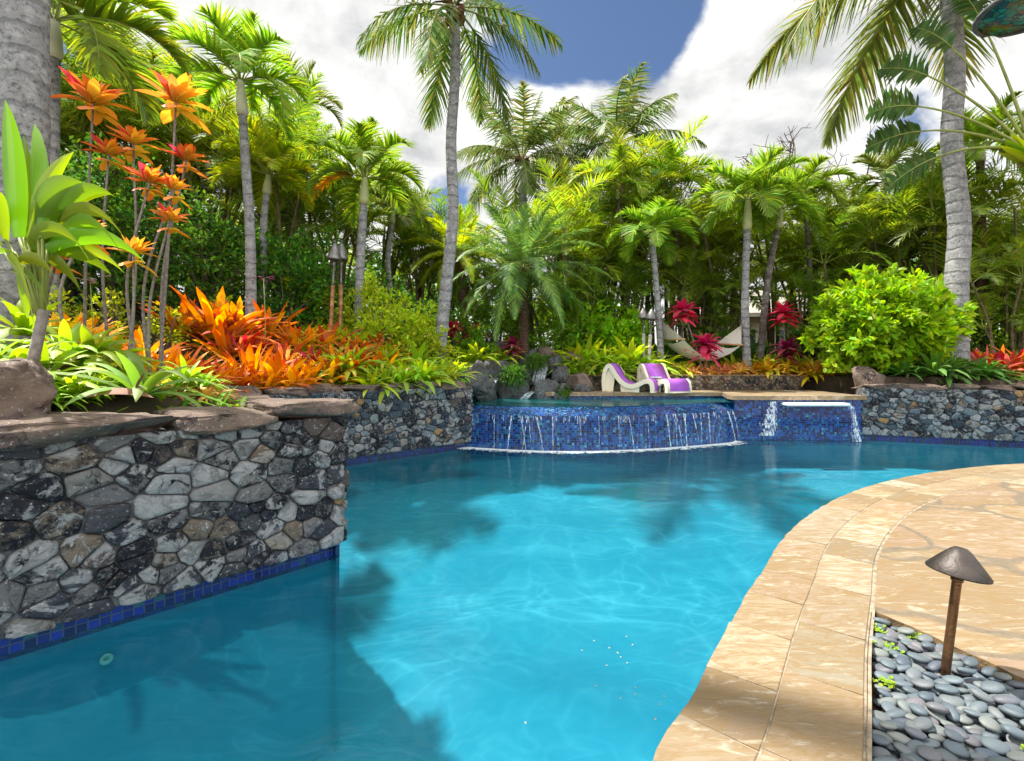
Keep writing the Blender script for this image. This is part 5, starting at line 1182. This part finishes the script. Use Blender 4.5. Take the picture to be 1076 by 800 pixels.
for c_, w_, e_ in ((s1, wd, a), (s2, wd2, b)):
    mb = MB(); tube(mb, [c_-w_*.68, c_+w_*.68], [.022, .022], 8); mb.obj('spreader_bar', M['spreader'], hm, True, off)
    mb = MB()
    for q in np.linspace(-.62, .62, 13): tube(mb, [c_+w_*q, e_], [.006, .006], 4)
    dv = nrm(e_-c_); tube(mb, [e_, e_+dv*.22], [.012, .012], 6); mb.obj('ropes', M['rope'], hm, True, off)
    vv = [c_-w_*.6, c_+w_*.6, e_]; mb = MB(); mb.add(vv, [[0, 1, 2]], 0, 0, [(0, 0), (1.2, 0), (.6, .8)]); mb.obj('end_net', M['net'], hm, False, off, uv=True)

# path light
b_ = np.array([2.03, 2.235, -.05]); tp_ = np.array([2.105, 2.24, .50]); ax = nrm(tp_-b_); L = np.linalg.norm(tp_-b_)
t = thing('path_light', tuple(b_), 'bronze mushroom path light standing in the pebble bed', 'path light')
mb = MB(); lathe(mb, [(.019, 0), (.0185, .1), (.0185, L-.09), (.0185, L-.08)], 24, b_, ax); mb.obj('post', M['bronze_post'], t, True, b_)
mb = MB(); lathe(mb, [(.022, L-.085), (.024, L-.08), (.024, L-.072), (.021, L-.07), (.021, L-.055), (.031, L-.05), (.031, L-.015), (.02, L-.01)], 24, b_, ax); mb.obj('collar', M['bronze_post'], t, True, b_)
mb = MB(); lathe(mb, [(.01, L-.012), (.112, L-.046), (.118, L-.045), (.119, L-.038), (.088, L+.002), (.054, L+.043), (.036, L+.063), (.024, L+.072), (.012, L+.073), (.002, L+.0735)], 40, b_, ax); mb.obj('shade', M['bronze'], t, True, b_)

# hanging glass lamp in the top right corner
t = thing('hanging_lamp', tuple(W(1090, -40, 2.6)), 'underside of a dark-rimmed stained glass lamp in the top right corner', 'lamp'); off = np.array(t.location[:]); c = W(1090, 4, 2.6)
k = newmat('stained_glass'); uvp = k.pos(); v1 = k.voro(uvp, 28, 'F1', 1); vb = k.voro(uvp, 28, 'DISTANCE_TO_EDGE', 0); 
sc_ = k.n('ShaderNodeSeparateColor'); k.l(v1, sc_.inputs[0]); cc = k.ramp(sc_.outputs[0], [(0, (.02, .15, .08)), (.3, (.15, .08, .02)), (.5, (.01, .25, .18)), (.7, (.08, .12, .02)), (.85, (.02, .06, .05))], 'CONSTANT')
M['glass'] = k.out(k.pbr(k.mix(k.ramp(vb, [(.03, 1.0), (.08, 0.0)]), cc, (.01, .01, .01)), .25))
mb = MB(); lathe(mb, [(0, -.03), (.10, -.04), (.235, -.015), (.24, .0), (.16, .09), (.05, .15), (.02, .16)], 32, c, (0, 0, 1)); mb.obj('glass_shade', M['glass'], t, True, off)
mb = MB(); 
a_ = np.linspace(0, 2*PI, 33); tube(mb, [c+np.array([.245*math.cos(q), .245*math.sin(q), -.008]) for q in a_], np.full(33, .014), 8, cap=False); tube(mb, [c+np.array([0, 0, .14]), c+np.array([0, 0, 1.6])], [.006, .006], 6); mb.obj('rim_and_rod', M['mortar'], t, True, off)

# pebbles
rs = np.random.RandomState(14); pm = []
for q in range(7):
    mb = MB(); v, f = ico(3); s = np.array([1, rs.uniform(.55, .75), rs.uniform(.30, .42)]); o_ = rs.uniform(0, 20, 3)
    vv = np.array([p*(1+.12*mnoise.noise(Vector(p*.9+o_))) for p in v])*s; mb.add(vv, [f]); pm.append(mb.mesh('pebble', M['pebble'], True))
from mathutils.geometry import intersect_point_tri_2d
poly = np.array(bed)
def inpoly(x, y):
    ins = False; j = len(poly)-1
    for i in range(len(poly)):
        xi, yi = poly[i]; xj, yj = poly[j]
        if ((yi > y) != (yj > y)) and (x < (xj-xi)*(y-yi)/(yj-yi+1e-12)+xi): ins = not ins
        j = i
    return ins
pts = []
def scatter(zl, dmin, tries, srange):
    loc = []
    for _ in range(tries):
        x, y = rs.uniform(.8, 3.2), rs.uniform(.9, 2.85)
        if not (inpoly(x, y) and inpoly(x-.03, y) and inpoly(x+.03, y+.02)): continue
        if any((x-a)**2+((y-b)*1.5)**2 < dmin**2 for a, b in loc): continue
        loc.append((x, y)); pts.append((x, y, zl+rs.uniform(-.008, .008), rs.uniform(*srange)))
scatter(-.062, .048, 6000, (.03, .042)); scatter(-.036, .050, 9000, (.030, .047)); scatter(-.012, .085, 900, (.034, .05))
vis = lambda p: (p[1] > 1.60 and CX+F*p[0]/p[1] < 1120)
A = sorted([p for p in pts if vis(p)], key=lambda p: (-p[2] > .05, p[1])); B_ = [p for p in pts if not vis(p)]
for i, p in enumerate(A[:300]):
    o = bpy.data.objects.new('pebble', pm[rs.randint(7)]); COL.objects.link(o); o.location = p[:3]; o.scale = (p[3],)*3
    o.rotation_euler = (rs.uniform(-.35, .35), rs.uniform(-.35, .35), rs.normal()*.6-.3); tagx(o, 'smooth blue-grey river pebble in the bed around the bronze path light', 'pebble', 'river pebbles')
mb = MB(); vbase, f = ico(2)
for p in A[300:]+B_:
    q = vbase*np.array([1, .65, .36])*p[3]*1.1; a = rs.normal()*.6-.3; ca, sa = math.cos(a), math.sin(a); q = np.stack([q[:, 0]*ca-q[:, 1]*sa, q[:, 0]*sa+q[:, 1]*ca, q[:, 2]], 1)+np.array(p[:3]); mb.add(q, [f])
k = newmat('pebble_stone_mass'); r = k.island(); col = k.ramp(r, [(0, (.05, .07, .08)), (.25, (.10, .13, .15)), (.45, (.06, .085, .11)), (.6, (.155, .17, .16)), (.75, (.05, .07, .10)), (1, (.085, .11, .12))]); M['pebmass'] = k.out(k.pbr(col, .5))
o = mb.obj('gravel', M['pebmass'], None, True); o['kind'] = 'stuff'
# weeds and petals
for i, (x, y) in enumerate([(2.02, 2.62), (1.93, 2.45), (1.70, 2.18), (2.42, 2.05), (2.38, 1.96), (1.86, 1.72), (2.15, 2.55), (1.98, 1.80)]):
    mb = MB(); rg = np.random.RandomState(i)
    for q in range(16): B = np.array([x, y, -.02])+rg.normal(size=3)*[.022, .022, .006]; rosette(mb, 5, .018, .011, rg, (.1, 1.0), .3, 'oval', .1, B, nseg=3, spread=0)
    tagx(mb.obj('weed', M['lime'], None, True), 'tiny green weed between pebbles near the path light', 'weed', 'weeds between pebbles')
rs = np.random.RandomState(8); M['petal'] = simple('fallen_petal', (.30, .25, .15), .8)
for i in range(18):
    px, py = (rs.uniform(610, 700), rs.uniform(660, 760)) if i < 16 else (rs.uniform(370, 760), rs.uniform(485, 780))
    Y = 775/(py-HY); mb = MB(); rosette(mb, 3, .008, .006, rs, (.0, .3), .2, 'oval', .1, (0, 0, 0), nseg=3, spread=0); o = mb.obj('petal', M['petal'], None, True); o.location = (X(px, Y), Y, -.094); o.rotation_euler = (0, 0, rs.uniform(0, 6)); tagx(o, 'tiny fallen petal floating on the pool', 'petal', 'floating petals')

# ================================================================== LIGHT, SKY, CAMERA
AZ = R(67); EL = R(63)   # sun ahead of the camera, to the left
sd_ = Vector((-math.sin(AZ)*math.cos(EL), math.cos(AZ)*math.cos(EL), math.sin(EL)))
ld = bpy.data.lights.new('sun', 'SUN'); ld.energy = 5.0; ld.angle = R(1.0); ld.color = (1, .95, .86); lo_ = bpy.data.objects.new('sun', ld); COL.objects.link(lo_)
lo_.rotation_euler = sd_.to_track_quat('Z', 'Y').to_euler()
wd_ = bpy.data.worlds.new('World'); scene.world = wd_; wd_.use_nodes = True; k = NT.__new__(NT); k.t = wd_.node_tree; k.t.nodes.clear()
sky = k.n('ShaderNodeTexSky'); sky.sky_type = 'NISHITA'; sky.sun_disc = False; sky.sun_elevation = EL; sky.sun_rotation = -AZ; sky.altitude = 100
g = k.coord('Generated'); sx = k.n('ShaderNodeSeparateXYZ'); k.l(g, sx.inputs[0])
zz = k.math('ADD', k.math('MAXIMUM', sx.outputs[2], 0.0), .35)
cm = k.n('ShaderNodeCombineXYZ'); k.l(k.math('DIVIDE', sx.outputs[0], zz), cm.inputs[0]); k.l(k.math('DIVIDE', sx.outputs[1], zz), cm.inputs[1]); cv = cm.outputs[0]
n1 = k.noise(cv, 2.3, 7, .58, .25); n2 = k.noise(k.map(cv, (1, 1, 1), (3, 1, 0)), 1.5, 6, .55, .3); n3 = k.noise(cv, 6.0, 6, .6, .2)
def blob(px, py, w_, amp):
    d = Vector(((px-CX)/F, 1, (HY-py)/F)).normalized(); dp = k.n('ShaderNodeVectorMath'); dp.operation = 'DISTANCE'; k.l(g, dp.inputs[0]); dp.inputs[1].default_value = d
    return k.math('MULTIPLY', k.ramp(k.math('DIVIDE', dp.outputs['Value'], w_), [(0, 1.0), (1, 0.0)], 'EASE'), amp)
cov = k.math('ADD', k.math('MULTIPLY', n1, 1.0), .16)
for b_ in ((650, 0, .21, .32), (700, 40, .16, .22), (590, 60, .16, .12), (745, 118, .05, .15), (930, 150, .10, .12), (960, 100, .08, .08), (210, 215, .12, .2), (65, 55, .1, .25), (470, 215, .10, .22), (560, -60, .3, .3)): cov = k.math('SUBTRACT', cov, blob(*b_))
for b_ in ((720, 120, .22, .12), (850, 60, .3, .10), (300, 80, .4, .10), (600, 130, .16, .22), (800, 40, .2, .14)): cov = k.math('ADD', cov, blob(*b_))
mask = k.ramp(cov, [(.46, 0.0), (.60, 1.0)], 'EASE')
shade = k.ramp(k.math('ADD', k.math('MULTIPLY', n2, .6), k.math('MULTIPLY', n3, .42)), [(.38, (.48, .49, .50)), (.46, (.70, .70, .69)), (.58, (.92, .92, .90))])
skc = k.mix(1.0, sky.outputs[0], (.60, .68, .80), 'MULTIPLY')
bgs = k.n('ShaderNodeBackground'); k.l(skc, bgs.inputs[0]); bgs.inputs[1].default_value = .075
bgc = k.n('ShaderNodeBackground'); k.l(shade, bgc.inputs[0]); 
up_ = k.ramp(sx.outputs[2], [(.62, 0.0), (.85, 1.0)]); bk_ = k.ramp(k.math('MULTIPLY', sx.outputs[1], -1.0), [(-.0, 0.0), (.4, 1.0)])  # added fill: unseen clouds overhead and behind the camera made brighter
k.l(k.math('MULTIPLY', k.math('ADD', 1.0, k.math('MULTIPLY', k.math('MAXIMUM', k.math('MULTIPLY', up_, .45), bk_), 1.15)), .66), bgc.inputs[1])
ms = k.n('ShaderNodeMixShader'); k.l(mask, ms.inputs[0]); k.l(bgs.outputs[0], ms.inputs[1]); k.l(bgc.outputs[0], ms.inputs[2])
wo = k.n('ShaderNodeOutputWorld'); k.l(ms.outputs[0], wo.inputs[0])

cam = bpy.data.cameras.new('camera'); cam.sensor_width = 36; cam.lens = 36*F/1076; cam.shift_y = -(400-HY)/1076; cam.clip_start = .05; cam.clip_end = 5000
co_ = bpy.data.objects.new('camera', cam); COL.objects.link(co_); co_.location = (0, 0, CAMZ); co_.rotation_euler = (R(90), 0, 0); scene.camera = co_
scene.render.engine = 'CYCLES'; scene.render.resolution_x = 1024; scene.render.resolution_y = 761
cy = scene.cycles; cy.max_bounces = 5; cy.transparent_max_bounces = 12; cy.transmission_bounces = 4; cy.diffuse_bounces = 2; cy.glossy_bounces = 2; cy.caustics_reflective = False; cy.caustics_refractive = False
cy.sample_clamp_indirect = 6; cy.use_denoising = True
vs_ = scene.view_settings; vs_.view_transform = 'Standard'; vs_.look = 'None'; vs_.exposure = 1.05; vs_.gamma = 1; vs_.use_curve_mapping = False
